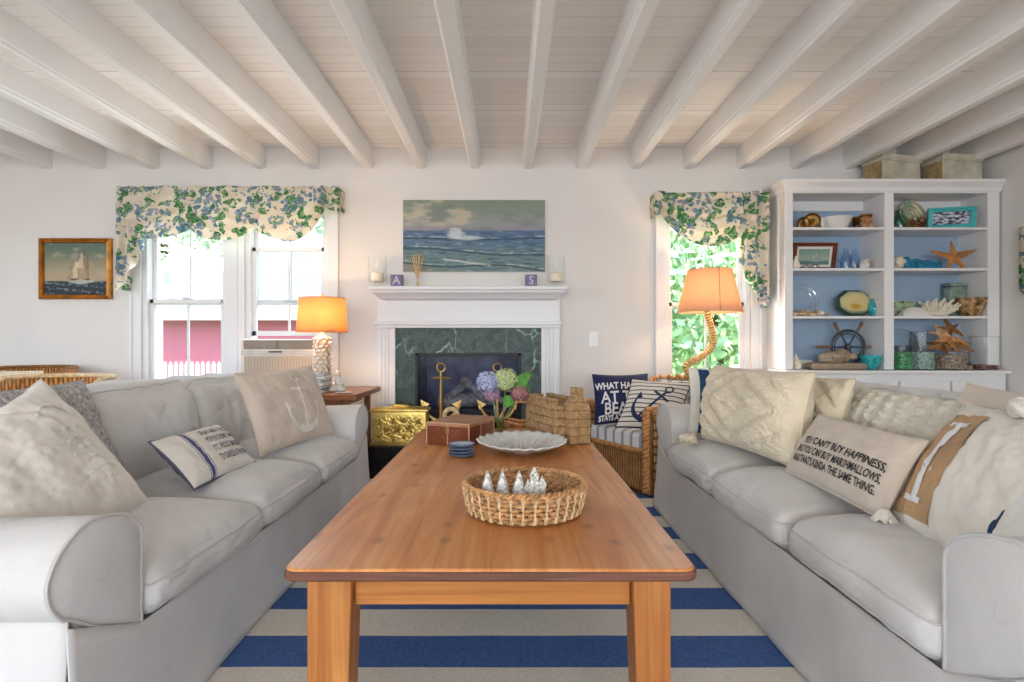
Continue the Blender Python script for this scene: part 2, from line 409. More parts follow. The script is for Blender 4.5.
def rug_mat():
    t = NT('striped_cotton_rug'); v = t.coord('UV'); y = t.sep(v)[1]
    wob = t.math('MULTIPLY', t.math('SUBTRACT', t.noise(t.coord(), 3, 2), 0.5), 0.03)
    fr = t.math('FRACT', t.math('ADD', y, wob)); st = t.math('LESS_THAN', fr, 0.495)
    n = t.noise(t.coord(), 130, 3, 0.7); blue = t.ramp(n, [(0.3, (62, 90, 148)), (0.7, (92, 122, 176))]); white = t.ramp(n, [(0.3, (218, 210, 196)), (0.7, (240, 234, 222))])
    t.base(t.mix(st, white, blue), 0.95, 0, 0.1); t.bump(t.noise(t.coord(), 260, 2), 0.6, 0.004); return t.m
M['rug'] = rug_mat()
def floor_mat():
    t = NT('oak_floor_boards'); v = t.coord(scale=(9, 0.8, 1)); n = t.noise(v, 2, 5, 0.6, 0.6)
    c = t.ramp(n, [(0.3, (150, 116, 84)), (0.7, (184, 150, 114))])
    x = t.sep(t.coord())[0]; fr = t.math('FRACT', t.math('MULTIPLY', x, 11)); ln = t.ramp(fr, [(0, WHITE), (0.03, BLACK)])
    t.base(t.mix(t.math('MULTIPLY', ln, .6), c, (80, 60, 44)), 0.4); return t.m
M['floor'] = floor_mat()
def floral():
    t = NT('floral_chintz'); v = t.coord('Object', scale=(1, 0.35, 1))
    wv = t.new('ShaderNodeVectorMath', operation='ADD'); nn = t.new('ShaderNodeTexNoise'); nn.inputs['Scale'].default_value = 7; nn.inputs['Detail'].default_value = 3
    t.l(v, nn.inputs['Vector']); s_ = t.new('ShaderNodeVectorMath', operation='SCALE'); s_.inputs['Scale'].default_value = 0.10; t.l(nn.outputs['Color'], s_.inputs[0])
    t.l(v, wv.inputs[0]); t.l(s_.outputs[0], wv.inputs[1]); vv = wv.outputs[0]
    cream = t.ramp(t.noise(v, 9, 3), [(0.3, (230, 216, 196)), (0.7, (240, 234, 220))])
    # leafy sprays
    big = t.noise(v, 6.0, 3, 0.6, 0.6); vo = t.new('ShaderNodeTexVoronoi'); vo.inputs['Scale'].default_value = 17; t.l(vv, vo.inputs['Vector'])
    fine = t.noise(vv, 55, 3, 0.7)
    leafm = t.math('MULTIPLY', t.math('LESS_THAN', t.math('ADD', vo.outputs['Distance'], t.math('MULTIPLY', fine, 0.45)), 0.76), t.math('GREATER_THAN', big, 0.475))
    g = t.ramp(fine, [(0.35, (40, 100, 70)), (0.46, (84, 146, 98)), (0.56, (140, 178, 134)), (0.66, (206, 212, 180))])
    c = t.mix(leafm, cream, g)
    off = t.coord('Object', scale=(1, 0.35, 1), loc=(3.1, 0, 1.7)); big2 = t.noise(off, 6.5, 3, 0.6, 0.6)
    v3 = t.new('ShaderNodeTexVoronoi'); v3.inputs['Scale'].default_value = 30; t.l(vv, v3.inputs['Vector'])
    fm = t.math('MULTIPLY', t.math('LESS_THAN', t.math('ADD', v3.outputs['Distance'], t.math('MULTIPLY', fine, 0.4)), 0.72), t.math('GREATER_THAN', big2, 0.505))
    b = t.ramp(t.sep(v3.outputs['Color'])[1], [(0.0, (92, 132, 158)), (0.4, (138, 164, 182)), (0.75, (178, 176, 192)), (1.0, (112, 154, 148))])
    c = t.mix(fm, c, b); t.n.remove(t.b)
    di = t.new('ShaderNodeBsdfDiffuse'); tl = t.new('ShaderNodeBsdfTranslucent'); t.l(c, di.inputs[0]); t.l(c, tl.inputs[0])
    mx = t.new('ShaderNodeMixShader'); mx.inputs[0].default_value = 0.28; t.l(di.outputs[0], mx.inputs[1]); t.l(tl.outputs[0], mx.inputs[2]); t.l(mx.outputs[0], t.out.inputs[0])
    return t.m
M['floral'] = floral()
def shade_mat(name, c, tr=0.5):
    t = NT(name); v = t.coord(); n = t.noise(t.coord(scale=(60, 60, 300)), 3, 2)
    col = t.ramp(n, [(0.3, tuple(int(x*0.95) for x in c)), (0.7, c)]); t.n.remove(t.b)
    di = t.new('ShaderNodeBsdfDiffuse'); tl = t.new('ShaderNodeBsdfTranslucent'); t.l(col, di.inputs[0]); t.l(col, tl.inputs[0])
    mx = t.new('ShaderNodeMixShader'); mx.inputs[0].default_value = tr; t.l(di.outputs[0], mx.inputs[1]); t.l(tl.outputs[0], mx.inputs[2]); t.l(mx.outputs[0], t.out.inputs[0])
    return t.m
M['shade'] = shade_mat('linen_lamp_shade', (246, 206, 150)); M['shade2'] = shade_mat('peach_linen_lamp_shade', (246, 208, 174))
def wicker(name, a, b, su=60, sv=60):
    t = NT(name); v = t.coord('UV'); s = t.sep(v)
    x = t.math('MULTIPLY', s[0], su); y = t.math('MULTIPLY', s[1], sv)
    col_i = t.math('FLOOR', x); ph = t.math('MULTIPLY', t.math('MODULO', col_i, 2.0), PI)
    wx = t.math('ABSOLUTE', t.math('SINE', t.math('MULTIPLY', x, PI)))
    wy = t.math('MULTIPLY_ADD', t.math('SINE', t.math('ADD', t.math('MULTIPLY', y, PI), ph)), 0.5, 0.5)
    h = t.math('MULTIPLY', wx, t.math('MULTIPLY_ADD', wy, 0.7, 0.3))
    n = t.noise(t.coord(), 18, 3)
    c = t.mix(t.ramp(h, [(0.05, BLACK), (0.5, WHITE)]), tuple(int(q*0.45) for q in a), t.ramp(n, [(0.3, a), (0.7, b)]))
    t.base(c, 0.5, 0, 0.4); t.bump(h, 0.9, 0.01); return t.m
M['wicker'] = wicker('honey_wicker_weave', (198, 138, 80), (232, 178, 118), 26, 60)
M['wicker_pale'] = wicker('amber_wicker_weave', (196, 126, 56), (222, 160, 88), 60, 16)
M['cane'] = m_plain('wicker_cane', (208, 150, 92), 0.5, 0, 0.14, 40, 0.3, 200)
M['cane_dark'] = m_plain('brown_cane', (134, 92, 48), 0.55, 0, 0.2, 40, 0.3, 200)
M['sea'] = m_plain('seagrass_strand', (184, 138, 92), 0.7, 0, 0.22, 50, 0.5, 240)
M['sea_pale'] = m_plain('pale_seagrass_binding', (214, 190, 150), 0.75, 0, 0.12, 50, 0.5, 240)
def uvmat(name, fn, rough=0.9, bump=0.3):
    t = NT(name); s = t.sep(t.coord('UV')); t.base(fn(t, s[0], s[1]), rough, 0, 0.15); t.bump(t.noise(t.coord(), 380, 2), bump, 0.004); return t.m
def band(t, x, a, b): return t.math('MULTIPLY', t.math('GREATER_THAN', x, a), t.math('LESS_THAN', x, b))
def stripes(t, x, n, w, off=0.0): return t.math('LESS_THAN', t.math('FRACT', t.math('ADD', t.math('MULTIPLY', x, n), off)), w)
M['seatstripe'] = uvmat('plaid_seat_fabric', lambda t, u, v: t.mix(t.math('MULTIPLY', stripes(t, u, 6, 0.3), 0.75), t.mix(t.math('MULTIPLY', stripes(t, u, 28, 0.25), 0.35), (230, 228, 222), (110, 120, 140)), (118, 128, 152)))
M['navystripe'] = uvmat('ivory_navy_stripe', lambda t, u, v: t.mix(stripes(t, v, 11, 0.22, 0.1), (226, 216, 202), (40, 44, 76)))
M['widestripe'] = uvmat('wide_blue_stripe', lambda t, u, v: t.mix(t.math('MAXIMUM', band(t, u, 0.10, 0.24), band(t, u, 0.45, 0.60)), (222, 216, 204), (46, 78, 116)))
M['lumbar'] = uvmat('lumbar_linen', lambda t, u, v: t.mix(t.math('MAXIMUM', band(t, u, 0.255, 0.30), t.math('MAXIMUM', band(t, u, 0.235, 0.243), band(t, u, 0.312, 0.32))), (226, 220, 212), (88, 92, 128)))

# ------------------------------------------------------------------ the room
WY = 4.38; ZB = 2.262; ZD = 2.425; XR = 3.53; XL = -4.8; YR = -4.6
def win_wall():
    g = G()
    xs = [XL-0.15, -2.80, -1.375, 1.20, 1.855, XR+0.15]
    # (x0,x1,z0,z1) openings: left pair, right single
    O = [(-2.80, -1.375, 0.55, 2.0), (1.20, 1.855, 0.55, 2.0)]
    y0, y1 = WY, WY+0.14
    g.box(xs[0], xs[1], y0, y1, 0, 2.7); a_, b_, c_ = XX(415.5, 4.335), XX(521, 4.335), ZZ(353, 4.335)
    g.box(xs[2], a_, y0, y1, 0, 2.7); g.box(b_, xs[3], y0, y1, 0, 2.7); g.box(a_, b_, y0, y1, 0, 0.22); g.box(a_, b_, y0, y1, c_, 2.7); g.box(xs[4], xs[5], y0, y1, 0, 2.7)
    for (a, b, z0, z1) in O: g.box(a, b, y0, y1, 0, z0); g.box(a, b, y0, y1, z1, 2.7)
    return g
struct(win_wall().build('wall_far', M['wall'], smooth=False))
struct(G().box(XR, XR+0.14, YR, WY, 0, 2.7).build('wall_right', M['wall'], smooth=False))
gl = G(); gl.box(XL-0.14, XL, YR, -0.8, 0, 2.7).box(XL-0.14, XL, 3.2, WY, 0, 2.7).box(XL-0.14, XL, -0.8, 3.2, 0, 0.55).box(XL-0.14, XL, -0.8, 3.2, 2.05, 2.7)
struct(gl.build('wall_left', M['wall'], smooth=False))
gr = G(); gr.box(XL, -3.5, YR-0.14, YR, 0, 2.7).box(2.4, XR, YR-0.14, YR, 0, 2.7).box(-3.5, 2.4, YR-0.14, YR, 2.2, 2.7).box(-3.5, 2.4, YR-0.14, YR, 0, 0.5)
struct(gr.build('wall_rear', M['wall'], smooth=False))
struct(G().box(XL-0.1, XR+0.1, YR-0.1, WY+0.1, -0.06, 0).build('floor', M['floor'], smooth=False))
struct(G().box(XL-0.14, XR+0.14, YR-0.14, WY+0.14, ZD, ZD+0.05).build('ceiling', M['ceiling'], smooth=False))
def beam(xc):
    w = 0.041; g = G()
    prof = [(-w, ZD), (-w, ZB+0.03), (-w+0.006, ZB+0.022), (-w+0.006, ZB+0.010), (-w+0.016, ZB), (w-0.016, ZB), (w-0.006, ZB+0.010), (w-0.006, ZB+0.022), (w, ZB+0.03), (w, ZD)]
    g.prism([(xc+a, z) for a, z in prof], YR, WY, 'y'); return g
for k in range(-11, 9):
    x = 0.153+0.4087*k
    b = beam(x).build('ceiling_beam', M['beam'], smooth=False); struct(b)
struct(G().box(XR-0.018, XR, YR, WY-0.4, 0, 0.13).build('baseboard_right', M['trim'], bevel=0.003))
g = G()
for a, b in ((XL, -2.9), (-1.27, -0.98), (0.40, 1.11), (1.98, 2.0)): g.box(a, b, WY-0.016, WY, 0, 0.13)
struct(g.build('baseboard_far', M['trim'], bevel=0.003))

# windows --------------------------------------------------------------
def window(n, x0, x1, z0, z1, rail_z, mull, sash_raise=None):
    """one double-hung window unit in the far wall between x0..x1"""
    r = thing('window_%d' % n, ((x0+x1)/2, WY, z0), None, None, None, 'structure')
    fr = G(); t = 0.035
    fr.box(x0, x0+t, WY+0.0, WY+0.13, z0, z1).box(x1-t, x1, WY+0.0, WY+0.13, z0, z1).box(x0, x1, WY+0.0, WY+0.13, z1-t, z1).box(x0, x1, WY+0.0, WY+0.13, z0-0.0, z0+t)
    fr.build('window_frame', M['trim'], r, False, bevel=0.003)
    a, b = x0+t, x1-t
    def sash(nm, y, za, zb, w=0.032):
        g = G(); g.box(a, a+w, y, y+0.03, za, zb).box(b-w, b, y, y+0.03, za, zb).box(a, b, y, y+0.03, zb-w, zb).box(a, b, y, y+0.03, za, za+w*1.2)
        xm = (a+b)/2; g.box(xm-0.007, xm+0.007, y+0.004, y+0.026, za, zb)
        s = g.build(nm, M['trim'], r, False, bevel=0.003)
        G().box(a+w*0.8, b-w*0.8, y+0.013, y+0.017, za+w*0.8, zb-w*0.8).build('pane', M['glass'], s, False); return s
    s_up = sash('upper_sash', WY+0.075, rail_z-0.02, z1-t)
    if sash_raise is None: s = sash('lower_sash', WY+0.035, z0+t, rail_z+0.02)
    else: s = sash('lower_sash', WY+0.035, z0+t+sash_raise, rail_z+0.02+sash_raise)
    G().box((a+b)/2-0.03, (a+b)/2+0.03, WY+0.022, WY+0.05, rail_z+0.02+(0 if sash_raise is None else -0.02), rail_z+0.035+(0 if sash_raise is None else -0.02)).build('sash_lock', M['chrome'], s, False, bevel=0.004)
    return r
ZR = ZZ(302, WY+0.05)
window(1, -2.80, -2.15, 0.55, 2.0, ZR, True)
window(2, -2.01, -1.375, 0.55, 2.0, ZR, True, 0.40)
window(3, 1.20, 1.855, 0.55, 2.0, ZZ(305, WY+0.05), True)
def casing(n, x0, x1, z1, mull=None, w=0.085):
    g = G(); y0 = WY-0.022
    prof = lambda a, b: [(a, y0+0.006), (a, WY), (b, WY), (b, y0+0.004), (b-0.012, y0), (a+0.025, y0+0.004)]
    g.box(x0-w, x0, y0, WY+0.0, 0.52, z1+0.09).box(x1, x1+w, y0, WY, 0.52, z1+0.09).box(x0-w, x1+w, y0, WY, z1, z1+0.09)
    g.box(x0-w-0.008, x0-w+0.014, y0-0.012, WY, 0.52, z1+0.1).box(x1+w-0.014, x1+w+0.008, y0-0.012, WY, 0.52, z1+0.1)
    if mull:
        g.box(mull[0], mull[1], y0, WY+0.13, 0.52, z1); g.box((mull[0]+mull[1])/2-0.02, (mull[0]+mull[1])/2+0.02, y0-0.008, WY, 0.52, z1)
    g.box(x0-w-0.03, x1+w+0.03, WY-0.07, WY+0.02, 0.50, 0.53)
    struct(g.build('trim_%d' % n, M['trim'], smooth=False, bevel=0.004))
casing(1, -2.80, -1.375, 2.0, (-2.15, -2.01), 0.075); casing(2, 1.20, 1.855, 2.0, None, 0.07)

# air conditioner --------------------------------------------------------
ac = thing('air_conditioner', (-1.69, 4.3, 0.62), 'off-white window air conditioner under the raised sash behind the table lamp', 'air conditioner')
ax0, ax1 = -1.985, -1.40; az1 = ZZ(339, 4.24); az0 = 0.60
G().box(ax0, ax1, 4.24, 4.74, az0, az1).build('case', M['plastic'], ac, False, bevel=0.01)
g = G()
for k in range(7): g.box(ax0+0.03+0, ax0+0.265, 4.232, 4.245, az1-0.018-k*0.0085, az1-0.0145-k*0.0085)
for k in range(7): g.box(ax0+0.29, ax1-0.02, 4.232, 4.245, az1-0.018-k*0.0085, az1-0.0145-k*0.0085)
G().box(ax0+0.025, ax1-0.015, 4.2385, 4.246, az1-0.076, az1-0.010).build('vent_recess', m_plain('vent_shadow_plastic', (128, 116, 104), 0.6), ac, False)
g.build('louvres', m_plain('louvre_plastic', (176, 164, 150), 0.5), ac, False)
G().box(ax0+0.01, ax1-0.01, 4.230, 4.245, az1-0.118, az1-0.084).build('control_panel', m_plain('control_panel_grey', (196, 194, 190), 0.4), ac, False, bevel=0.003)
G().box(-1.77, -1.67, 4.226, 4.232, az1-0.100, az1-0.090).build('display', M['black'], ac, False)
def slat():
    t = NT('air_intake_grille'); x = t.sep(t.coord())[0]; fr = t.math('FRACT', t.math('MULTIPLY', x, 90))
    t.base(t.ramp(fr, [(0.35, (150, 134, 116)), (0.5, (204, 190, 172))]), 0.6); t.bump(fr, 0.5, 0.004); return t.m
G().box(ax0+0.03, ax1-0.03, 4.234, 4.245, az0+0.02, az1-0.128).build('intake_grille', slat(), ac, False, bevel=0.003)

# valances --------------------------------------------------------------
def valance_left():
    r = thing('valance', (-2.08, 4.3, 1.3), 'long floral valance in three swags over the double window', 'curtain', 'floral valances')
    YV = 4.235; zt = ZZ(187.5, YV)
    def X(px): return XX(px, YV)
    def swag(x0, x1, e0, e1, dc, ph, skew=0.0, dy=0.0):
        g = G()
        def fn(u, v):
            s = (math.sin(PI*u))**0.65 if 0 < u < 1 else 0
            drop = lerp(e0, e1, u)+(dc-lerp(e0, e1, u))*s
            fold = math.sin(v*15+ph+skew*(u-0.5)*5)
            z = zt-v*drop*(1+0.02*fold)
            x = lerp(x0, x1, u)+0.010*math.sin(v*9+ph)*(1-s)
            y = YV-dy-0.030-0.035*s*v-0.020*fold*(0.45+0.55*s)-0.02*math.sin(v*PI)
            return (x, y, z)
        g.grid(fn, 40, 44); return g
    z = lambda py: zt-ZZ(py, YV)
    swag(X(122), X(200), z(222), z(223), z(240), 0.4, 1.6).build('swag', M['floral'], r, solid=0.003)
    swag(X(190), X(262), z(224), z(223), z(242), 2.2, -2.4, 0.006).build('swag', M['floral'], r, solid=0.003)
    swag(X(254), X(325), z(225), z(209), z(243), 4.0, 2.0).build('swag', M['floral'], r, solid=0.003)
    def tail(xa, xb, za, zb, n, side):
        g = G()
        def fn(u, v):
            zz = lerp(0, lerp(za, zb, u), v)
            return (lerp(xa, xb, u)+side*0.02*v*(1-u), YV-0.03-0.022*math.sin(u*n*PI)-0.006*math.sin(v*7), zt-zz)
        g.grid(fn, 30, 20); return g
    tail(X(120), X(147), z(297), z(250), 5, -1).build('tail', M['floral'], r, solid=0.003)
    tail(X(321), X(340), z(207), z(214), 3, 1).build('tail', M['floral'], r, solid=0.003)
    G().box(X(121), X(340), YV-0.005, WY-0.023, zt-0.012, zt-0.001).build('mounting_board', M['cream'], r, False)
    def ret(x): return G().grid(lambda u, v: (x+0.004*math.sin(v*9), lerp(YV-0.01, WY-0.026, u), zt-v*z(290 if x < -2 else 210)), 8, 8)
    ret(X(121)).build('return', M['floral'], r, solid=0.003)
    ret(X(339.5)).build('return', M['floral'], r, solid=0.003)
valance_left()
def valance_right():
    r = thing('valance', (1.5, 4.3, 1.3), 'short floral valance with one swag and a right tail over the single window', 'curtain', 'floral valances')
    YV = 4.235; zt = ZZ(193.5, YV); X = lambda px: XX(px, YV); z = lambda py: zt-ZZ(py, YV)
    g = G()
    def fn(u, v):
        s = (math.sin(PI*u))**0.6 if 0 < u < 1 else 0
        drop = lerp(z(212), z(225), u)*0.55+(z(247.5)-lerp(z(212), z(225), u)*0.55)*s
        fold = math.sin(v*19+0.5+3.0*(u-0.5))
        return (lerp(X(657), X(757), u), YV-0.03-0.04*s*v-0.021*fold*(0.4+0.6*s), zt-v*drop*(1+0.02*fold))
    g.grid(fn, 44, 48); g.build('swag', M['floral'], r, solid=0.003)
    def tail(xa, xb, f, n):
        gg = G(); gg.grid(lambda u, v: (lerp(xa, xb, u), YV-0.028-0.024*math.sin(u*n*PI)-0.006*math.sin(v*8), zt-f(u)*v), 30, 22); return gg
    tail(X(653), X(668), lambda u: lerp(z(218), z(212), u), 2).build('tail', M['floral'], r, solid=0.003)
    tail(X(736), X(768), lambda u: lerp(z(262), z(308), min(1, u*1.35)), 5).build('tail', M['floral'], r, solid=0.003)
    G().box(X(654), X(768), YV-0.005, WY-0.023, zt-0.012, zt-0.001).build('mounting_board', M['cream'], r, False)
    for x, d in ((X(654), 215), (X(767.5), 300)):
        G().grid(lambda u, v: (x+0.004*math.sin(v*9), lerp(YV-0.01, WY-0.026, u), zt-v*z(d)), 8, 8).build('return', M['floral'], r, solid=0.003)
valance_right()
def valance_side():
    r = thing('valance', (XR-0.05, 3.4, 1.3), 'floral valance end on the right wall beside the bookcase', 'curtain', 'floral valances')
    zt, zb = ZZ(228, 3.9)+0.0, ZZ(294, 3.88)
    g = G(); g.grid(lambda u, v: (XR-0.045-0.02*math.sin(u*9*PI), lerp(3.90, 2.95, u), lerp(zt, zb+0.03*math.cos(u*9*PI), v)), 50, 12)
    g.build('swag', M['floral'], r, solid=0.003)
    G().box(XR-0.035, XR-0.001, 2.95, 3.9, zt-0.012, zt).build('mounting_board', M['cream'], r, False)
valance_side()

# outside ------------------------------------------------------------------
struct(G().box(-40, 40, WY+0.2, 60, -0.75, -0.7).build('lawn', M['grass'], smooth=False))
def barn_mat():
    t = NT('red_board_siding'); x = t.sep(t.coord())[0]; fr = t.math('FRACT', t.math('MULTIPLY', x, 4)); ln = t.ramp(fr, [(0, WHITE), (0.06, BLACK)])
    t.base(t.mix(t.math('MULTIPLY', ln, .5), (196, 110, 128), (150, 80, 96)), 0.85); return t.m
def shingle():
    t = NT('grey_shingles'); n = t.noise(t.coord(scale=(3, 3, 12)), 2, 4); t.base(t.ramp(n, [(0.3, (116, 118, 136)), (0.7, (140, 142, 160))]), 0.9); return t.m
M['barn'] = barn_mat(); M['shingle'] = shingle(); M['clap'] = m_plain('white_clapboard', (235, 235, 238), 0.8, 0, 0.02)
bn = thing('barn', (-6.5, 13, -0.7), 'red barn with grey shingle roof beyond the picket fence', 'barn')
YB = 12.0
G().box(XX(163, YB), -2.6, YB, YB+5, -0.7, ZZ(320, YB)).build('wall', M['barn'], bn, False)
g = G(); xl, xr = XX(160, YB)-0.2, -2.3; ze = ZZ(316, YB)
g.add([(xl, YB-0.35, ze-0.06), (xr, YB-0.35, ze-0.06), (xr, YB-0.35, ze+0.1), (xl, YB-0.35, ze+0.1), (xl+2.2, YB+3, ze+2.3), (xr, YB+3, ze+2.3), (xr, YB+3, ze+2.1), (xl+2.2, YB+3, ze+2.1)],
      [(0,1,2,3), (3,2,5,4), (4,5,6,7), (7,6,1,0), (0,3,4,7), (1,6,5,2)])
g.build('roof', M['shingle'], bn, False)
G().box(xl, xr, YB-0.4, YB-0.34, ze-0.1, ze+0.12).build('fascia', M['clap'], bn, False)
hs = thing('house', (-9.3, 17, -0.7), 'white gabled house behind the barn and left of it', 'house')
YH = 15.0
x0, x1 = XX(135, YH), XX(192, YH); zt = ZZ(276, YH); zp = ZZ(258, YH)
G().prism([(x0-2, -0.7), (x1+.6, -0.7), (x1+.6, zt-.4), ((x0+x1)/2+0.5, zp+.3), (x0-2, zt-1.6)], YH, YH+6, 'y').build('wall', M['clap'], hs, False)
G().box(XX(165, YH), XX(170, YH), YH-0.03, YH+0.02, ZZ(283, YH), ZZ(272, YH)).build('window', m_plain('attic_window', (150, 160, 175), 0.3), hs, False)
YF = 9.0
fn_ = thing('picket_fence', (XX(190, YF), YF, -0.7), 'white picket fence in front of the red barn', 'fence')
g = G(); k = 0; xx = XX(120, YF)
while xx < XX(345, YF) and k < 99:
    zt = ZZ(363, YF); g.prism([(xx, -0.7), (xx+0.045, -0.7), (xx+0.045, zt-0.03), (xx+0.022, zt+0.02), (xx, zt-0.03)], YF, YF+0.02, 'y'); xx += 0.085; k += 1
g.build('pickets', M['clap'], fn_, False)
G().box(XX(120, YF), XX(345, YF), YF+0.02, YF+0.06, 0.25, 0.33).box(XX(120, YF), XX(345, YF), YF+0.02, YF+0.06, -0.35, -0.27).build('rail', M['clap'], fn_, False)
def tree(x, y, z0, h, r, label, mat, n=260, seed=1):
    random.seed(seed); t = thing('leafy_tree', (x, y, z0), label, 'tree', 'trees outside the windows')
    G().tube([(x, y, z0), (x+0.1, y, z0+h*0.4), (x, y+0.1, z0+h*0.8)], [r*0.09, r*0.06, r*0.02]).build('trunk', M['bark'], t)
    g = G()
    for _ in range(n):
        a = random.random()*2*PI; ph = math.acos(2*random.random()-1); q = r*(0.5+0.5*random.random())
        c = Vector((x+q*math.sin(ph)*math.cos(a), y+q*math.sin(ph)*math.sin(a), z0+h*0.62+q*0.95*math.cos(ph)*(h*0.38/r)))
        s_ = r*(0.035+0.035*random.random())
        for _k in range(12):
            d = Vector((random.uniform(-1,1), random.uniform(-1,1), random.uniform(-1,1)))*s_*3.4; e = Vector((random.uniform(-1,1), random.uniform(-1,1), random.uniform(-1,1))).normalized()*s_
            f = e.orthogonal().normalized()*s_*0.6; p = c+d
            g.add([p-e, p+f, p+e, p-f], [(0,1,2,3)])
    g.build('foliage', mat, t, False); return t
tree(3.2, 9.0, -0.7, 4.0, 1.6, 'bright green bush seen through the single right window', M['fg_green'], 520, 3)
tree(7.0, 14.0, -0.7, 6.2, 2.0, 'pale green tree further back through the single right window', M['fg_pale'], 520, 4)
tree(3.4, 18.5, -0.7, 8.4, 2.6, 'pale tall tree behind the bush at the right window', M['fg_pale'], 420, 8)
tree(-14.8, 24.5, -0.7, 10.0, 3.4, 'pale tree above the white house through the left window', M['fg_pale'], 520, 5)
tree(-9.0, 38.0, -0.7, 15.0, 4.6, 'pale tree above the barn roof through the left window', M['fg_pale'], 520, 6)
random.seed(11)
# ------------------------------------------------------------------ fireplace
def X4(px, Y): return XX(px, Y)
def fireplace():
    r = thing('fireplace', (-0.28, 4.25, 0), 'white mantel fireplace with green marble surround and raised black hearth', 'fireplace')
    YP = 4.30
    fx0, fx1 = XX(377, YP), XX(560, YP)
    zf0, zf1 = ZZ(322, YP), ZZ(296, YP)
    G().box(fx0, fx1, YP, WY, zf0, zf1+0.03).build('frieze', M['trim'], r, False, bevel=0.003)
    mz = 1.345; mx0, mx1 = XX(368, 4.16), XX(568, 4.16)
    G().box(mx0, mx1, 4.16, WY, mz-0.026, mz).build('mantel_shelf', M['trim'], r, False, bevel=0.005)
    g = G(); prof = [(4.18, mz-0.026), (4.185, mz-0.045), (4.215, mz-0.062), (4.245, mz-0.088), (4.29, mz-0.095), (4.38, mz-0.095), (4.38, mz-0.026)]
    # crown with mitred returns
    def ring(y, z): d = y-4.16; return [(mx0+d*0.75, WY, z), (mx0+d*0.75, y, z), (mx1-d*0.75, y, z), (mx1-d*0.75, WY, z)]
    pts = [ring(y, z) for y, z in prof[:5]]; vs = [p for q in pts for p in q]; fs = []
    for i in range(4):
        for k in range(3): fs.append((i*4+k, i*4+k+1, (i+1)*4+k+1, (i+1)*4+k))
    g.add(vs, fs); g.add([vs[16], vs[17], vs[18], vs[19]], [(0,1,2,3)])
    g.build('crown_moulding', M['trim'], r, False)
    lx0, lx1 = XX(374, 4.26), XX(562, 4.26)
    G().box(lx0, lx1, 4.262, WY, ZZ(325, 4.262), ZZ(321, 4.262)).box(lx0+0.012, lx1-0.012, 4.275, WY, ZZ(328, 4.275), ZZ(325, 4.275)).build('band_moulding', M['trim'], r, False, bevel=0.004)
    a0, a1 = XX(377.5, YP), XX(395, YP); b0, b1 = XX(541.5, YP), XX(559.5, YP); ztop = ZZ(327, YP)
    for (p, q) in ((a0, a1), (b0, b1)):
        g = G(); w = q-p; poly = [(p, WY), (p, YP)]
        for k in range(3):
            c = p+w*(0.3+0.2*k)
            for j in range(7): a = PI*j/6; poly.append((c-0.010*math.cos(a), YP+0.006*math.sin(a)))
        poly += [(q, YP), (q, WY)]; g.prism(poly, 0.0, ztop, 'z'); g.build('pilaster', M['trim'], r, False)
    # marble slabs around the opening
    YM = 4.335; ox0, ox1 = XX(415.5, YM), XX(521, YM); oz1 = ZZ(353, YM); oz0 = 0.22
    G().box(a1-0.005, b0+0.005, YM, WY+0.02, oz1, ztop+0.01).build('marble_slab', M['marble'], r, False)
    G().box(a1-0.005, ox0, YM, WY+0.02, oz0, oz1-0.001).build('marble_slab', M['marble'], r, False)
    G().box(ox1, b0+0.005, YM, WY+0.02, oz0, oz1-0.001).build('marble_slab', M['marble'], r, False)
    g = G(); t = 0.022
    g.box(ox0, ox0+t, YM-0.012, YM+0.03, oz0, oz1).box(ox1-t, ox1, YM-0.012, YM+0.03, oz0, oz1).box(ox0, ox1, YM-0.012, YM+0.03, oz1-t, oz1)
    g.box(ox0, ox1, YM-0.010, YM+0.03, oz0, oz0+0.19)
    fr = g.build('firebox_frame', M['black'], r, False, bevel=0.003)
    g = G()
    for k in range(5): g.box(ox0+0.05, ox1-0.05, YM-0.016, YM-0.009, oz0+0.03+k*0.028, oz0+0.042+k*0.028)
    g.build('louvre', M['black'], fr, False)
    G().box(ox0+t, ox1-t, YM+0.004, YM+0.008, oz0+0.19, oz1-t).build('glass_door', M['fireglass'], r, False)
    g = G(); d = 4.80
    g.box(ox0+t, ox1-t, d, d+0.02, oz0+0.19, oz1).box(ox0+t-0.02, ox0+t, YM+0.03, d, oz0+0.1, oz1).box(ox1-t, ox1-t+0.02, YM+0.03, d, oz0+0.1, oz1).box(ox0+t, ox1-t, YM+0.03, d, oz0+0.17, oz0+0.19).box(ox0+t, ox1-t, YM+0.03, d, oz1-0.01, oz1)
    g.build('firebox', m_plain('sooty_firebrick', (150, 154, 166), 0.85, 0, 0.2, 8), r, False)
    m = m_plain('ceramic_log', (226, 200, 184), 0.9, 0, 0.3, 20, 0.5, 40)
    for (xa, ya, za, xb, yb, zb, rr) in ((-0.55, 4.5, 0.46, -0.12, 4.48, 0.48, 0.042), (-0.5, 4.6, 0.47, -0.05, 4.62, 0.5, 0.05), (-0.48, 4.45, 0.5, -0.3, 4.6, 0.62, 0.03), (-0.18, 4.46, 0.5, -0.36, 4.6, 0.64, 0.03), (-0.02, 4.5, 0.46, -0.2, 4.58, 0.6, 0.028)):
        n = 10; pts = [Vector((lerp(xa,xb,i/n), lerp(ya,yb,i/n), lerp(za,zb,i/n)+0.01*noise.noise(Vector((i*.7, xa*9, 0))))) for i in range(n+1)]
        G().tube(pts, [rr*(1+0.25*noise.noise(Vector((i*.9, rr*99, 3)))) for i in range(n+1)], 9).build('gas_log', m, r)
    # raised hearth
    hx0, hx1 = XX(377, YP)-0.03, XX(560, YP)+0.03
    G().box(hx0+0.02, hx1-0.02, 3.92, YM-0.001, 0, 0.19).build('hearth_base', M['granite'], r, False)
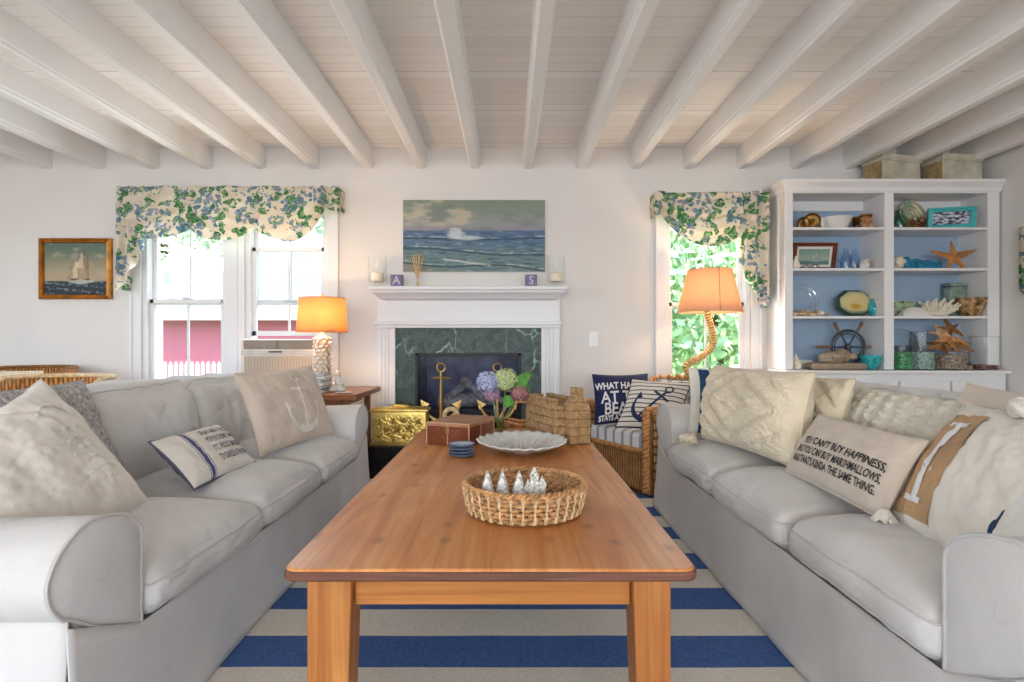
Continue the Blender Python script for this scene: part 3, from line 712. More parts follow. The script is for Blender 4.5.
    G().box(hx0, hx1, 3.90, YM-0.001, 0.19, 0.22).build('hearth_slab', M['granite'], r, False, bevel=0.003)
    return r
fireplace()

def anchor_pts(g, c, h, w, rr, R=None):
    """anchor standing at c (bottom centre), height h"""
    R = R or Matrix.Identity(3); c = Vector(c); T = lambda x, z, y=0: c+R @ Vector((x, y, z))
    g.tube([T(0, 0.02*h), T(0, 0.86*h)], [rr*1.5, rr*1.0], 8)
    g.tube([T(0.068*h*math.cos(a), 0.925*h+0.068*h*math.sin(a)) for a in [2*PI*i/18 for i in range(18)]], rr*0.75, 6, closed=True)
    g.tube([T(-w*0.5, 0.74*h), T(-w*0.25, 0.745*h), T(0, 0.745*h), T(w*0.25, 0.745*h), T(w*0.5, 0.74*h)], [rr*0.7, rr, rr*1.1, rr, rr*0.7], 8)
    pts = [T(math.sin(a)*w*0.95, 0.42*h-math.cos(a)*0.40*h) for a in [-1.35+2.7*i/20 for i in range(21)]]
    g.tube(pts, [rr*(0.35+1.1*math.cos((i-10)/10*1.25)) for i in range(21)], 8)
    for sgn in (-1, 1):
        e = T(sgn*w*0.93, 0.33*h); g.add([e+R @ Vector((sgn*0.10*w, 0, 0.05*h)), e+R @ Vector((-sgn*0.35*w, 0, -0.03*h)), e+R @ Vector((0, rr, -0.12*h)), e+R @ Vector((0, -rr, -0.12*h))], [(0,1,2), (0,3,1), (0,2,3), (1,3,2)])
    return g
andiron_lab = ['brass anchor andiron on the hearth, the left one beside the brass box', 'brass anchor andiron on the hearth behind the hydrangeas']
for i, px in enumerate((441, 497.5)):
    c = P(px, 415, 4.2)
    t = thing('andiron', (c.x, 4.2, 0.22), andiron_lab[i], 'andiron', 'anchor andirons on the hearth')
    anchor_pts(G(), (c.x, 4.2, 0.35), ZZ(363, 4.2)-0.35, 0.145, 0.0105).build('anchor', M['bronze'], t)
    G().box(c.x-0.09, c.x+0.09, 4.175, 4.23, 0.22, 0.335).box(c.x-0.13, c.x+0.13, 4.165, 4.24, 0.2205, 0.245).box(c.x-0.11, c.x+0.11, 4.17, 4.235, 0.335, 0.352).build('stand', M['black'], t, False, bevel=0.006)
    G().box(c.x-0.012, c.x+0.012, 4.23, 4.28, 0.25, 0.275).build('log_bar', M['black'], t, False)
# brass embossed box
def brass_box():
    x0, x1 = XX(370, 3.95), XX(427.5, 3.95); y0, y1 = 3.94, 4.12; z0, z1 = 0.22, ZZ(409, 3.95)
    t = thing('brass_box', ((x0+x1)/2, 4.03, z0), 'embossed polished brass log box on the hearth by the sofa arm', 'box')
    g = G(); g.soft(x0+0.01, x1-0.01, y0+0.01, y1-0.01, z0+0.012, z1-0.02, 0.012, n=6); g.build('body', M['gold'], t)
    def relief(u, v):
        x, z = u*6-3, v*3-1.5; h = 0
        for (cx, cz, rad) in ((0, 0, .5), (-1.2, -.1, .42), (1.25, .15, .45), (-2.1, .6, .3), (2.1, -.6, .3), (2.2, .7, .25), (-2.2, -.7, .25), (0.6, 0.9, .25), (-.6, -.95, .25), (.65, -.8, .28), (-.6, .85, .28)):
            d = math.hypot(x-cx, z-cz)/rad; a = math.atan2(z-cz, x-cx)
            if d < 1.3: h += max(0, 1-d/1.3)*(0.7+0.5*math.cos(5*a))
        h += 0.9*fbm(x*4.5, z*4.5)+0.15*math.sin(x*9)*math.sin(z*9)
        return h*0.013*min(1, 12*min(u, 1-u))*min(1, 8*min(v, 1-v))
    G().grid(lambda u, v: (lerp(x0+0.015, x1-0.015, u), y0+0.008-max(0, relief(u, v)), lerp(z0+0.025, z1-0.035, v)), 110, 60, uv=False).build('embossed_panel', M['gold'], t)
    g = G(); g.soft(x0-0.004, x1+0.004, y0-0.004, y1+0.004, z1-0.024, z1, 0.009, crown=0.008, n=6)
    lid = g.build('lid', M['gold'], t)
    G().ball(((x0+x1)/2, 4.03, z1+0.012), 0.035, 14, 8, (1.8, 1, 0.4), 0.3, 40).build('lid_ornament', M['gold'], lid)
    G().box(x0, x1, y0, y1, z0, z0+0.018).build('foot_rim', M['bronze'], t, False, bevel=0.004)
brass_box()
# tan rope ring on the hearth
c = P(451, 413, 4.02)
g = G()
for k in range(3):
    pts = []
    for i in range(60):
        a = 2*PI*i/60; tw = a*9+k*2*PI/3; rr = 0.045+0.009*math.cos(tw); pts.append((c.x+rr*math.cos(a), 4.02+0.009*math.sin(tw), 0.22+0.062+rr*math.sin(a)+0.14))
    g.tube(pts, 0.010, 6, closed=True)
rr_ = thing('rope_ring', (c.x, 4.02, 0.22), 'pale rope ring ornament on a dark block beside the left anchor', 'ornament')
g.build('ring', M['sea_pale'], rr_)
G().box(c.x-0.05, c.x+0.05, 3.98, 4.06, 0.22, 0.362).build('stand', M['black'], rr_, False, bevel=0.004)
# wicker log basket
c = P(517, 430, 4.0)
lb = thing('log_basket', (c.x+0.02, 4.02, 0.22), 'brown wicker basket on the hearth behind the vase', 'basket')
G().grid(lambda u, v: (c.x+0.03+0.15*(1+.12*v)*math.cos(2*PI*u), 4.04+0.09*(1+.12*v)*math.sin(2*PI*u), 0.225+0.14*v+0.03*v*abs(math.cos(2*PI*u))), 60, 8, closeu=False).build('woven_side', M['wicker_pale'], lb, solid=0.008)
G().tube([(c.x+0.03+0.168*math.cos(a), 4.04+0.10*math.sin(a), 0.365+0.03*abs(math.cos(a))) for a in [2*PI*i/40 for i in range(40)]], 0.011, 8, closed=True).build('rim', M['cane'], lb)
G().tube(bez([(c.x-0.13, 4.04, 0.38), (c.x-0.05, 4.04, 0.50), (c.x+0.11, 4.04, 0.50), (c.x+0.19, 4.04, 0.38)], 8), 0.009, 8).build('handle', M['cane'], lb)
G().box(c.x-0.08, c.x+0.14, 3.98, 4.10, 0.222, 0.235).build('bottom', M['cane_dark'], lb, False)

# ------------------------------------------------------------------ mantel things
MZ = 1.345
def hurricane(px, label):
    Y = 4.26; x = XX(px, Y); r = thing('hurricane_vase', (x, Y, MZ), label, 'candle holder', 'glass candle holders on the mantel')
    R = 0.068; h = 0.235
    G().lathe([(0.0, 0.0), (0.045, 0.0), (0.05, 0.008), (0.030, 0.016), (0.034, 0.026), (R*0.92, 0.036), (R, 0.05), (R, h), (R-0.004, h), (R-0.004, 0.05), (0.0, 0.04)], (x, Y, MZ), 28, cap=False).build('glass', M['clear'], r)
    G().lathe([(0, 0.043), (0.048, 0.043), (0.048, 0.10), (0.040, 0.106), (0, 0.102)], (x, Y, MZ), 24, cap=False).build('candle', M['wax'], r)
    G().tube([(x, Y, MZ+0.10), (x+0.001, Y, MZ+0.118)], 0.0014, 5).build('wick', M['black_ink'], r)
hurricane(377.5, 'footed glass candle holder with a pillar candle at the left mantel end')
hurricane(556, 'footed glass candle holder with a pillar candle at the right mantel end')
def letter_mesh(txt, size, font_scale=1.0, bold=0.0, align='CENTER', shear=0.0):
    cu = bpy.data.curves.new('t', 'FONT'); cu.body = txt; cu.size = size; cu.align_x = align; cu.align_y = 'CENTER'; cu.offset = bold; cu.shear = shear; cu.resolution_u = 3
    o = bpy.data.objects.new('t', cu); COL.objects.link(o); dg = bpy.context.evaluated_depsgraph_get(); dg.update()
    me = o.evaluated_get(dg).to_mesh(); vs = [v.co.copy() for v in me.vertices]; fs = [tuple(p.vertices) for p in me.polygons]
    o.evaluated_get(dg).to_mesh_clear(); bpy.data.objects.remove(o); bpy.data.curves.remove(cu); return vs, fs
def cube_block(px, txt, label):
    Y = 4.22; x = XX(px, Y); s = 0.044
    t = thing('decor_block', (x, Y, MZ), label, 'ornament', 'small painted blocks on the mantel')
    G().box(x-s, x+s, Y-s*0.5, Y+s*0.7, MZ, MZ+2*s).build('block', m_plain('muted_violet_block', (112, 106, 142), 0.6, 0, 0.2, 50), t, False, bevel=0.004)
    vs, fs = letter_mesh(txt, 0.085, 1, 0.001); G().add([(x+v.x, Y-s*0.5-0.0012, MZ+s+v.y) for v in vs], fs).build('letter', m_plain('pale_letter_paint', (206, 200, 214), 0.7), t, False)
cube_block(397, 'A', 'small violet block with a pale letter A beside the reed diffuser')
cube_block(531, 'S', 'small violet grey block near the right candle holder')
x = XX(417.5, 4.24); t = thing('reed_diffuser', (x, 4.24, MZ), 'glass reed diffuser with tan reeds on the mantel', 'diffuser')
G().lathe([(0, 0), (0.026, 0), (0.028, 0.01), (0.026, 0.055), (0.012, 0.068), (0.011, 0.085), (0.013, 0.088)], (x, 4.24, MZ), 20, cap=False).build('bottle', M['clear'], t)
for a, b in ((-0.045, 0.01), (-0.025, -0.02), (0.008, 0.015), (0.02, -0.01), (0.042, 0.01), (-0.01, 0.0)):
    G().tube([(x-a*0.25, 4.24-b*0.2, MZ+0.01), (x+a, 4.24+b, MZ+0.245-abs(a)*0.4)], 0.0032, 6).build('reed', M['rope'], t)

# ------------------------------------------------------------------ paintings
def sea_color(u, v):
    """u right, v up - rough seascape"""
    n = fbm(u*6, v*8, 1.0); n2 = fbm(u*14, v*30, 5.0); hz = 0.575
    if v > hz:
        k = (v-hz)/(1-hz); c = mixc((150, 152, 158), (128, 142, 126), sst(0.0, 1, k))
        cl = sst(0.0, 0.35, n+0.15*math.sin(u*5+1)-abs(k-0.45)*0.5+0.08); c = mixc(c, (192, 182, 158), cl*0.85)
        c = mixc(c, (142, 138, 156), sst(0.25, 0.0, k)*0.6); c = mixc(c, (112, 126, 116), sst(0.0, 0.3, -n)*0.5)
    else:
        k = (hz-v)/hz; w = fbm(u*9+v*4, v*42, 3)*3.2
        c = mixc((84, 112, 146), (104, 132, 132), sst(0.1, 0.7, k)); c = mixc(c, (48, 78, 104), sst(0.0, 0.9, w)*0.7); c = mixc(c, (158, 176, 182), sst(0.12, 0.42, n2+0.10*w)*0.7)
        shore = sst(0.33, 0.0, v+u*0.75-0.02+0.1*n); c = mixc(c, (158, 142, 122), shore*0.8)
        for (y0, amp, ph) in ((0.47, 0.012, 1.0), (0.335, 0.02, 0.2), (0.14, .03, 3)):
            d = v-(y0+amp*math.sin(u*7+ph)-u*0.1*(y0 < .4)); c = mixc(c, (28, 54, 72), sst(0.022, 0.0, abs(d+0.014))*0.75); c = mixc(c, (206, 212, 212), sst(0.012, 0.0, abs(d-0.008))*sst(-0.2, 0.2, n2)*0.9)
        d = abs(v-(0.17-(u-0.3)*0.28)); 
        if 0.28 < u < 0.62: c = mixc(c, (214, 214, 210), sst(0.02, 0, d+n2*0.02)*0.9)
    d = math.hypot((u-0.37)/0.085, (v-0.53)/0.12)+0.3*n2
    c = mixc(c, (206, 214, 214), sst(1.0, 0.5, d+0.8*abs(fbm(u*18, v*14, 8)))*(v > 0.45)*0.9)
    d = math.hypot((u-0.45)/0.14, (v-0.47)/0.045)+0.3*n2; c = mixc(c, (206, 214, 216), sst(1.0, 0.5, d)*0.8)
    return lin(tuple(max(0, min(255, x)) for x in c))
def canvas(parent, name, x0, x1, z0, z1, y, fn, nx, nz, mat):
    return G().grid(lambda u, v: (lerp(x0, x1, u), y, lerp(z0, z1, v)), nx, nz, cfn=fn).build(name, mat, parent, False)
pm = m_vcol('oil_paint', 0.5, 0.3)
x0, x1, z0, z1 = XX(403, 4.345), XX(545, 4.345), ZZ(271.5, 4.345), ZZ(200, 4.345)
t = thing('seascape_painting', ((x0+x1)/2, 4.36, z0), 'wide unframed seascape painting with a breaking wave above the mantel', 'painting')
canvas(t, 'painted_canvas', x0, x1, z0, z1, 4.3445, sea_color, 230, 116, pm)
G().box(x0, x1, 4.346, 4.378, z0, z1).build('stretcher', M['canvas'], t, False)
def ship_color(u, v, pale=False):
    n = fbm(u*5, v*7, 9); n2 = fbm(u*16, v*30, 2); hz = 0.27
    if v > hz:
        k = (v-hz)/(1-hz); c = mixc((176, 158, 128), (92, 112, 98), sst(0.1, 1, k)); c = mixc(c, (186, 174, 148), sst(0.05, 0.4, n)*0.6)
    else:
        c = mixc((44, 58, 64), (22, 30, 40), (hz-v)/hz); c = mixc(c, (180, 186, 184), sst(0.12, 0.4, n2+0.25*math.sin(v*60+u*6))*0.6)
    def sail(cx, cz, w, h, tone):
        nonlocal c
        a, b = (u-cx)/w+0.25*n2, (v-cz)/h+0.25*n2
        e = max(abs(a+0.2*b*b)-(0.85-0.25*b), abs(b)-1)
        c = mixc(c, tone, sst(0.12, -0.12, e)*0.92)
    for s_ in ((0.66, 0.44, .055, .12, (150, 124, 98)), (0.60, 0.40, .08, .11, (178, 152, 122)), (0.49, 0.42, .055, .09, (214, 194, 160)), (0.67, 0.62, .035, .10, (146, 124, 100)), (0.52, 0.575, .045, .06, (222, 206, 176)), (0.585, 0.60, .05, .09, (206, 186, 154)), (0.60, 0.74, .035, .05, (196, 180, 150)), (0.64, 0.80, .018, .05, (110, 92, 76)), (0.43, 0.40, .028, .06, (170, 146, 116)), (0.39, 0.34, .03, .045, (160, 134, 106)), (0.42, 0.52, .022, .04, (150, 130, 104))): sail(*s_)
    for m0, m1, t0 in ((0.53, 0.545, .86), (0.61, 0.625, .88), (0.68, 0.69, .78)):
        if abs(u-lerp(m0, m1, v)) < 0.004 and 0.28 < v < t0: c = mixc(c, (74, 56, 44), 0.6)
    c = mixc(c, (66, 44, 38), sst(0.0, -0.012, abs(v-0.285-0.25*(u-0.57)**2)-0.022)*(0.42 < u < 0.72))
    c = mixc(c, (206, 206, 198), sst(0.35, 0.0, abs(v-0.25+0.02*n)/0.05+abs(u-0.58)/0.22-1+0.8*abs(n2))*0.8)
    if pale: c = mixc(c, (142, 190, 182), 0.55)
    return lin(tuple(max(0, min(255, x)) for x in c))
def framed(name, x0, x1, z0, z1, y, fw, mat, fn, label, cat, tilt=0, n=(90, 70), pmat=None, liner=None, M4=None):
    t = thing(name, ((x0+x1)/2, y, z0), label, cat)
    T = M4
    g = G(T); prof = [(0, 0), (0, -0.026), (0.3, -0.034), (0.55, -0.022), (0.85, -0.028), (1.0, -0.012), (1.0, 0)]
    ri = []
    for (f, d) in prof:
        o = f*fw; ri.append([(x0+o, y+d, z0+o), (x1-o, y+d, z0+o), (x1-o, y+d, z1-o), (x0+o, y+d, z1-o)])
    vs = [p for q in ri for p in q]; fs = [(i*4+k, i*4+(k+1)%4, (i+1)*4+(k+1)%4, (i+1)*4+k) for i in range(len(prof)-1) for k in range(4)]
    g.add(vs, fs).build('frame', mat, t, False)
    o = fw*0.95
    if liner:
        G(T).box(x0+o, x1-o, y-0.010, y-0.006, z0+o, z1-o).build('mat_board', liner, t, False); o += fw*0.7
    G(T).grid(lambda u, v: (lerp(x0+o, x1-o, u), y-0.0108, lerp(z0+o, z1-o, v)), n[0], n[1], cfn=fn).build('picture', pmat or pm, t, False)
    G(T).box(x0+0.004, x1-0.004, y-0.005, y, z0+0.004, z1-0.004).build('backing', M['cane_dark'], t, False)
    return t
framed('ship_painting', XX(38, 4.35), XX(110.5, 4.35), ZZ(299, 4.35), ZZ(238, 4.35), 4.378, 0.036, M['gold_leaf'], ship_color, 'gilt framed oil painting of a sailing ship on the left wall stretch', 'painting')
# light switch
t = thing('light_switch', (XX(593.5, 4.37), 4.375, ZZ(339, 4.37)), 'white light switch plate on the wall right of the fireplace', 'light switch')
sx, sz = XX(593.5, 4.375), ZZ(339, 4.375)
G().box(sx-0.036, sx+0.036, 4.374, 4.3795, sz-0.058, sz+0.058).build('plate', M['switch'], t, False, bevel=0.003)
G().box(sx-0.005, sx+0.005, 4.362, 4.375, sz-0.004, sz+0.014).build('toggle', M['switch'], t, False)

# ------------------------------------------------------------------ bookcase
YB_ = 4.09
SH = [1.759, 1.466, 1.123, 0.737]
BX0, BX1 = 1.98, 3.515
def bookcase():
    r = thing('bookcase', ((BX0+BX1)/2, 4.2, 0), 'built-in white bookcase with blue back panels in the right corner', 'bookcase')
    top = ZZ(179, 4.05)
    Yb = WY-0.012
    m0, m1 = XX(884.5, YB_), XX(894, YB_); l1, r0 = XX(793, YB_), XX(987.8, YB_); zo = ZZ(193, YB_)
    G().box(BX0+0.001, BX0+0.02, YB_+0.01, WY, 0.74, top-0.03).build('side_panel', M['case'], r, False)
    G().box(BX1-0.02, BX1-0.001, YB_+0.01, WY, 0.74, top-0.03).build('side_panel', M['case'], r, False)
    G().box(r0, BX1-0.0205, YB_+0.021, WY, 0.74, zo).build('bay_side', M['case'], r, False); G().box(BX0+0.0205, l1, YB_+0.021, WY, 0.74, zo).build('bay_side', M['case'], r, False)
    G().box(m0, m1, YB_+0.02, WY, 0.74, zo).build('divider', M['case'], r, False)
    g = G(); g.box(BX0, l1, YB_, YB_+0.02, 0.74, top-0.03).box(m0, m1, YB_, YB_+0.02, 0.74, zo).box(r0, BX1, YB_, YB_+0.02, 0.74, top-0.03).box(l1, r0, YB_, YB_+0.02, zo, top-0.03)
    g.build('face_frame', M['case'], r, False, bevel=0.002)
    G().box(BX0+0.02, BX1-0.02, Yb-0.004, Yb, 0.74, 2.02).build('back_panel', M['blue_back'], r, False)
    G().box(l1, m0, Yb-0.03, Yb-0.004, 1.93, 2.02).box(m1, r0, Yb-0.03, Yb-0.004, 1.93, 2.02).build('back_rail', M['case'], r, False)
    G().box(l1, r0, YB_+0.02, WY, zo, zo+0.02).build('top_panel', M['case'], r, False)
    # crown
    g = G(); prof = [(0.0, top-0.085), (0.008, top-0.075), (0.012, top-0.05), (0.03, top-0.03), (0.042, top-0.018), (0.046, top), ]
    ring = lambda d, z: [(BX0-d, WY, z), (BX0-d, YB_-d, z), (BX1+min(d, 0.012), YB_-d, z), (BX1+min(d, 0.012), WY, z)]
    vs = [p for d, z in prof for p in ring(d, z)]; fs = [(i*4+k, i*4+k+1, (i+1)*4+k+1, (i+1)*4+k) for i in range(len(prof)-1) for k in range(3)]
    n = len(vs); fs.append((n-4, n-3, n-2, n-1)); g.add(vs, fs); g.build('crown_moulding', M['case'], r, False)
    for zs in SH[:3]:
        for a, b in ((l1, m0), (m1, r0)):
            G().box(a, b, YB_+0.004, Yb-0.004, zs-0.018, zs).build('shelf', M['case'], r, False, bevel=0.002)
    G().box(BX0-0.03, BX1+0.012, 4.0, WY, SH[3]-0.022, SH[3]).build('counter', M['case'], r, False, bevel=0.004)
    G().box(BX0, BX1, 4.04, WY, 0.06, SH[3]-0.022).build('base_cabinet', M['case'], r, False)
    w = (BX1-BX0-0.10)/4
    for k in range(4):
        a = BX0+0.04+k*(w+0.007); b = a+w-0.006; z0, z1 = 0.12, SH[3]-0.075
        g = G(); g.box(a, b, 4.022, 4.04, z0, z1); 
        d = g.build('door', M['case'], r, False, bevel=0.003)
        G().box(a, a+0.05, 4.012, 4.022, z0, z1).box(b-0.05, b, 4.012, 4.022, z0, z1).box(a+0.05, b-0.05, 4.012, 4.022, z1-0.05, z1).box(a+0.05, b-0.05, 4.012, 4.022, z0, z0+0.05).build('door_frame', M['case'], d, False, bevel=0.002)
        kx = b-0.025 if k % 2 == 0 else a+0.025
        G().ball((kx, 4.0, z1-0.09), 0.013, 10, 6).build('knob', M['bronze'], d)
    g = G().box(BX0+0.01, BX1-0.01, 4.05, WY, 0, 0.06); g.build('plinth', M['case'], r, False)
    return r
bookcase()
TOPZ = ZZ(179, 4.05)
for i, (a, b) in enumerate(((883, 930), (943, 988))):
    Y0 = 4.12; x0, x1 = XX(a, Y0), XX(b, Y0); zt = ZZ(153.5, Y0)
    t = thing('storage_box', ((x0+x1)/2, 4.2, TOPZ), ['faded map patterned box on top of the bookcase, left of two', 'faded map patterned box on top of the bookcase near the right wall'][i], 'box', 'boxes on top of the bookcase')
    R_ = Matrix.Translation((x0, Y0, 0)) @ Matrix.Rotation(math.radians(14-6*i), 4, 'Z')
    g = G(R_); g.box(0, x1-x0, 0, 0.17, TOPZ+0.001, zt); g.build('body', M['linen_box'], t, False, bevel=0.004)
    G(R_).box(-0.004, 0, 0.006, 0.164, TOPZ+0.004, zt-0.004).build('side_panel', M['linen_box_side'], t, False)
    G(R_).box(-0.008, x1-x0+0.008, -0.008, 0.178, zt-0.045, zt+0.004).build('lid', M['linen_box'], t, False, bevel=0.003)

# ---- things on the shelves
def S(px, k, Y=4.2): return Vector((XX(px, Y), Y, SH[k]))
def hh(dpx, Y=4.2): return dpx*Y/F
def vessel(name, px, k, wpx, hpx, mat, label, cat, prof=None, Y=4.2, n=24, fill=None, wob=None, group=None):
    c = S(px, k, Y); R = wpx*0.5*Y/F; H = hpx*Y/F
    prof = prof or [(0.0, 0.0), (0.8, 0.0), (0.95, 0.1), (1.0, 0.3), (1.0, 1.0), (0.94, 1.0), (0.94, 0.3), (0.88, 0.1), (0, 0.05)]
    g = G().lathe([(a*R, b*H) for a, b in prof], c, n, wob=wob, cap=False)
    if fill is None: return tag(g.build(name, mat), label, cat, group)
    t = thing(name, c, label, cat, group); g.build('glass', mat, t)
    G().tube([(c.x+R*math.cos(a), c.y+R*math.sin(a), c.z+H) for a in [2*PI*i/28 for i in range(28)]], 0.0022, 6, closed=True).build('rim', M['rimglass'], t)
    fh, fmat = fill; gg = G(); random.seed(int(px)); cnt = 0
    rings = max(2, int(H*fh/0.014))
    for j in range(rings):
        for i in range(14):
            a = 2*PI*(i+0.5*(j % 2))/14; rr = R*0.84
            gg.ball((c.x+rr*math.cos(a), c.y+rr*math.sin(a), c.z+0.012+j*0.0135), 0.0095, 6, 4, (1, 1, 0.8), 0.4, 60)
    gg.lathe([(0, 0.008), (R*0.80, 0.008), (R*0.80, H*fh*0.95), (0, H*fh)], c, 16, cap=False)
    gg.build('filling', fmat, t); return t
BOWL = [(0, 0), (0.35, 0.0), (0.45, 0.06), (0.75, 0.35), (0.95, 0.8), (1.0, 1.0), (0.95, 1.0), (0.7, 0.38), (0.4, 0.12), (0, 0.08)]
# left bay, top shelf
vessel('glass_jar', 795.5+3, 0, 10, 22, M['clear'], 'small textured clear jar at the left end of the top shelf', 'jar')
for i, (px, w) in enumerate(((805, 0.8), (812, 1.0))):
    c = S(px, 0); R = hh(8.2)*w; T = Matrix.Rotation(math.radians(90), 3, 'X') @ Matrix.Rotation(math.radians(0), 3, 'Z')
    T = Matrix.Rotation(math.radians(-18-10*i), 3, 'Z') @ T
    g = G().lathe([(R*0.3, 0.03), (R*0.55, 0.0), (R*0.8, 0.012), (R, 0.035), (R*0.97, 0.045), (R*0.75, 0.02), (R*0.3, 0.01), (0.0, 0.02)], (c.x, c.y+0.03*(1-i), c.z+R), 20, M=T, cap=False)
    tag(g.build('brass_disc', M['bronze']), ['darker brass dish standing on edge at the back of the top shelf', 'brass dish standing on edge beside the white bowl'][i], 'dish', 'brass dishes on the top shelf')
c = S(835, 0); R = hh(17)
g = G(); prof = [(0.5, 0.0), (0.62, 0.02), (0.85, 0.5), (1.0, 1.0), (0.95, 1.0), (0.8, 0.5), (0.55, 0.08), (0, 0.06)]
def bowlfn(u, v):
    a = 2*PI*u; k = v*(len(prof)-1); i = min(int(k), len(prof)-2); f = k-i; rr = lerp(prof[i][0], prof[i+1][0], f)*R; z = lerp(prof[i][1], prof[i+1][1], f)
    lift = (0.93+0.07*math.cos(a)); return (c.x+rr*math.cos(a)*(1 if z > 0 else 1), c.y+rr*0.6*math.sin(a), c.z+z*hh(13.8)*lift)
g.grid(bowlfn, 36, 21, uv=False, closeu=True); tag(g.build('bowl', M['ceramic']), 'white ceramic bowl with a slanted rim on the top shelf', 'bowl')
c = S(822.5, 0, 4.14); g = G().ball((c.x, c.y, c.z+0.04), 0.02, 10, 8, (0.8, 0.8, 2), 0.3, 40).ball((c.x+0.018, c.y, c.z+0.055), 0.012, 8, 6)
tag(g.build('figurine', M['ceramic']), 'tiny white figurine in front of the white bowl', 'figurine')
vessel('amber_glass', 857, 0, 8.5, 13, M['amber_glass'], 'brown glass cup between the white bowl and the tan jar', 'cup')
vessel('shell_jar', 866, 0, 11, 14.5, M['amber_glass'], 'tan glass jar of shells at the right end of the top shelf', 'jar', fill=(0.8, M['shell_tan']), Y=4.17)
# left bay, second shelf
def lean(x, y, z, ang): return Matrix.Translation((x, y, z)) @ Matrix.Rotation(math.radians(-ang), 4, 'X') @ Matrix.Translation((-x, -y, -z))
x0, x1 = XX(793.5, 4.2), XX(837, 4.2); zz0 = SH[1]+0.001
shipm = framed('framed_ship_picture', x0, x1, zz0, zz0+hh(28), 4.25, 0.028, m_plain('mahogany_frame', (118, 60, 36), 0.4, 0, 0.15, 30), lambda u, v: ship_color(u, v, True), 'mahogany framed pale green ship picture leaning on the second shelf', 'picture', M4=lean(x0, 4.25, zz0, -12), n=(50, 40), liner=M['page'])
for i, (px, s) in enumerate(((806, 1), (815, 1.25))):
    c = S(px, 1, 4.13); g = G()
    pts = [(c.x+s*0.028*math.cos(a), c.y, c.z+0.006+s*0.02*abs(math.sin(a))) for a in [PI*k/12 for k in range(13)]]
    g.tube(pts, 0.004, 6).ball((c.x, c.y, c.z+0.014*s), 0.014*s, 10, 6, (1.3, 1, 1))
    tag(g.build('silver_dish', M['chrome']), ['small silver trinket in front of the ship picture, left one', 'larger silver trinket in front of the ship picture'][i], 'trinket', 'silver trinkets on the second shelf')
c = S(796, 1, 4.12); g = G().lathe([(0.0, 0), (0.022, 0.004), (0.028, 0.02), (0.018, 0.05), (0.008, 0.08), (0, 0.095)], c, 12, wob=lambda a, z: 1+0.2*math.cos(5*a), cap=False)
tag(g.build('coral_piece', M['coral_white']), 'pale spiky shell at the left end of the second shelf', 'shell')
BOT = [(0, 0), (0.95, 0.0), (1.0, 0.05), (1.0, 0.55), (0.7, 0.7), (0.45, 0.78), (0.45, 0.96), (0.55, 1.0)]
vessel('blue_bottle', 846, 1, 10, 22, M['blue_glass'], 'squat pale blue glass bottle on the second shelf, left one', 'bottle', BOT, group='blue glass bottles')
vessel('blue_bottle', 854.5, 1, 9, 20.5, M['blue_glass'], 'pale blue glass bottle beside the white figurine', 'bottle', BOT, Y=4.16, group='blue glass bottles')
c = S(837.5, 1, 4.12); tag(G().tube([(c.x+0.03*math.cos(a), c.y, c.z+0.03+0.03*math.sin(a)*0.9) for a in [2*PI*k/20 for k in range(20)]], 0.004, 6, closed=True).build('glass_ring', M['blue_glass']), 'small curved glass ornament beside the ship picture', 'ornament')
t = thing('shell_figurine', S(864, 1), 'white and brown shell figurine at the right of the second shelf', 'figurine')
c = S(864, 1); G().ball((c.x, c.y, c.z+0.038), 0.036, 14, 10, (0.9, 0.8, 1.05), 0.5, 50).build('body', M['ceramic'], t)
G().ball((c.x+0.038, c.y+0.01, c.z+0.05), 0.03, 12, 8, (0.6, 0.7, 1), 0.3, 50).build('shell', M['shell_tan'], t)
vessel('clear_bottle', 861, 1, 6, 24, M['clear'], 'thin clear stoppered bottle behind the white figurine', 'bottle', [(0, 0), (1, 0), (1, .3), (0.35, .5), (0.35, .8), (.6, .85), (.5, 1), (0, 1)], Y=4.27)
# left bay, third shelf
def disc(name, px, k, R, mat, label, cat, Y=4.3, tilt=15, n=36, thick=0.006, prof=None, turn=0, sides=None):
    c = S(px, k, Y); T = Matrix.Rotation(math.radians(turn), 3, 'Z') @ Matrix.Rotation(math.radians(90-tilt), 3, 'X')
    pr = prof or [(0, 0.0), (R*0.7, 0.0), (R, 0.018), (R, 0.018+thick), (R*0.7, thick), (0, thick)]
    cc = (c.x, c.y, c.z+R*math.cos(math.radians(tilt))+0.001)
    o = tag(G().lathe(pr, cc, sides or n, M=T, cap=False).build(name, mat, smooth=sides is None), label, cat)
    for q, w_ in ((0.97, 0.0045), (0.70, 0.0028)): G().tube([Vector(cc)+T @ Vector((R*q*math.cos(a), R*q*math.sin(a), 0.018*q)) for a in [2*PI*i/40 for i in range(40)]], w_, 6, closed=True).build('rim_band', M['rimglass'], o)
    return o
disc('glass_plate', 799, 2, hh(17.5), M['clear'], 'large round clear glass plate standing at the left of the third shelf', 'plate', Y=4.27, tilt=12)
vessel('glass_cup', 812, 2, 12, 17, M['clear'], 'clear flared glass on the driftwood of the third shelf', 'glass', [(0, 0.2), (0.4, 0.2), (0.5, 0.5), (1, 1)], Y=4.16)
c = S(808, 2, 4.15); pts = [(c.x-0.10, c.y+0.02, c.z+0.014), (c.x-0.03, c.y, c.z+0.018), (c.x+0.04, c.y+0.01, c.z+0.015), (c.x+0.10, c.y, c.z+0.010)]
tag(G().tube(bez(pts, 8), [0.012+0.005*math.sin(k*0.9) for k in range(25)], 9).build('driftwood', M['shell_tan']), 'tan driftwood stick at the front of the third shelf', 'driftwood')
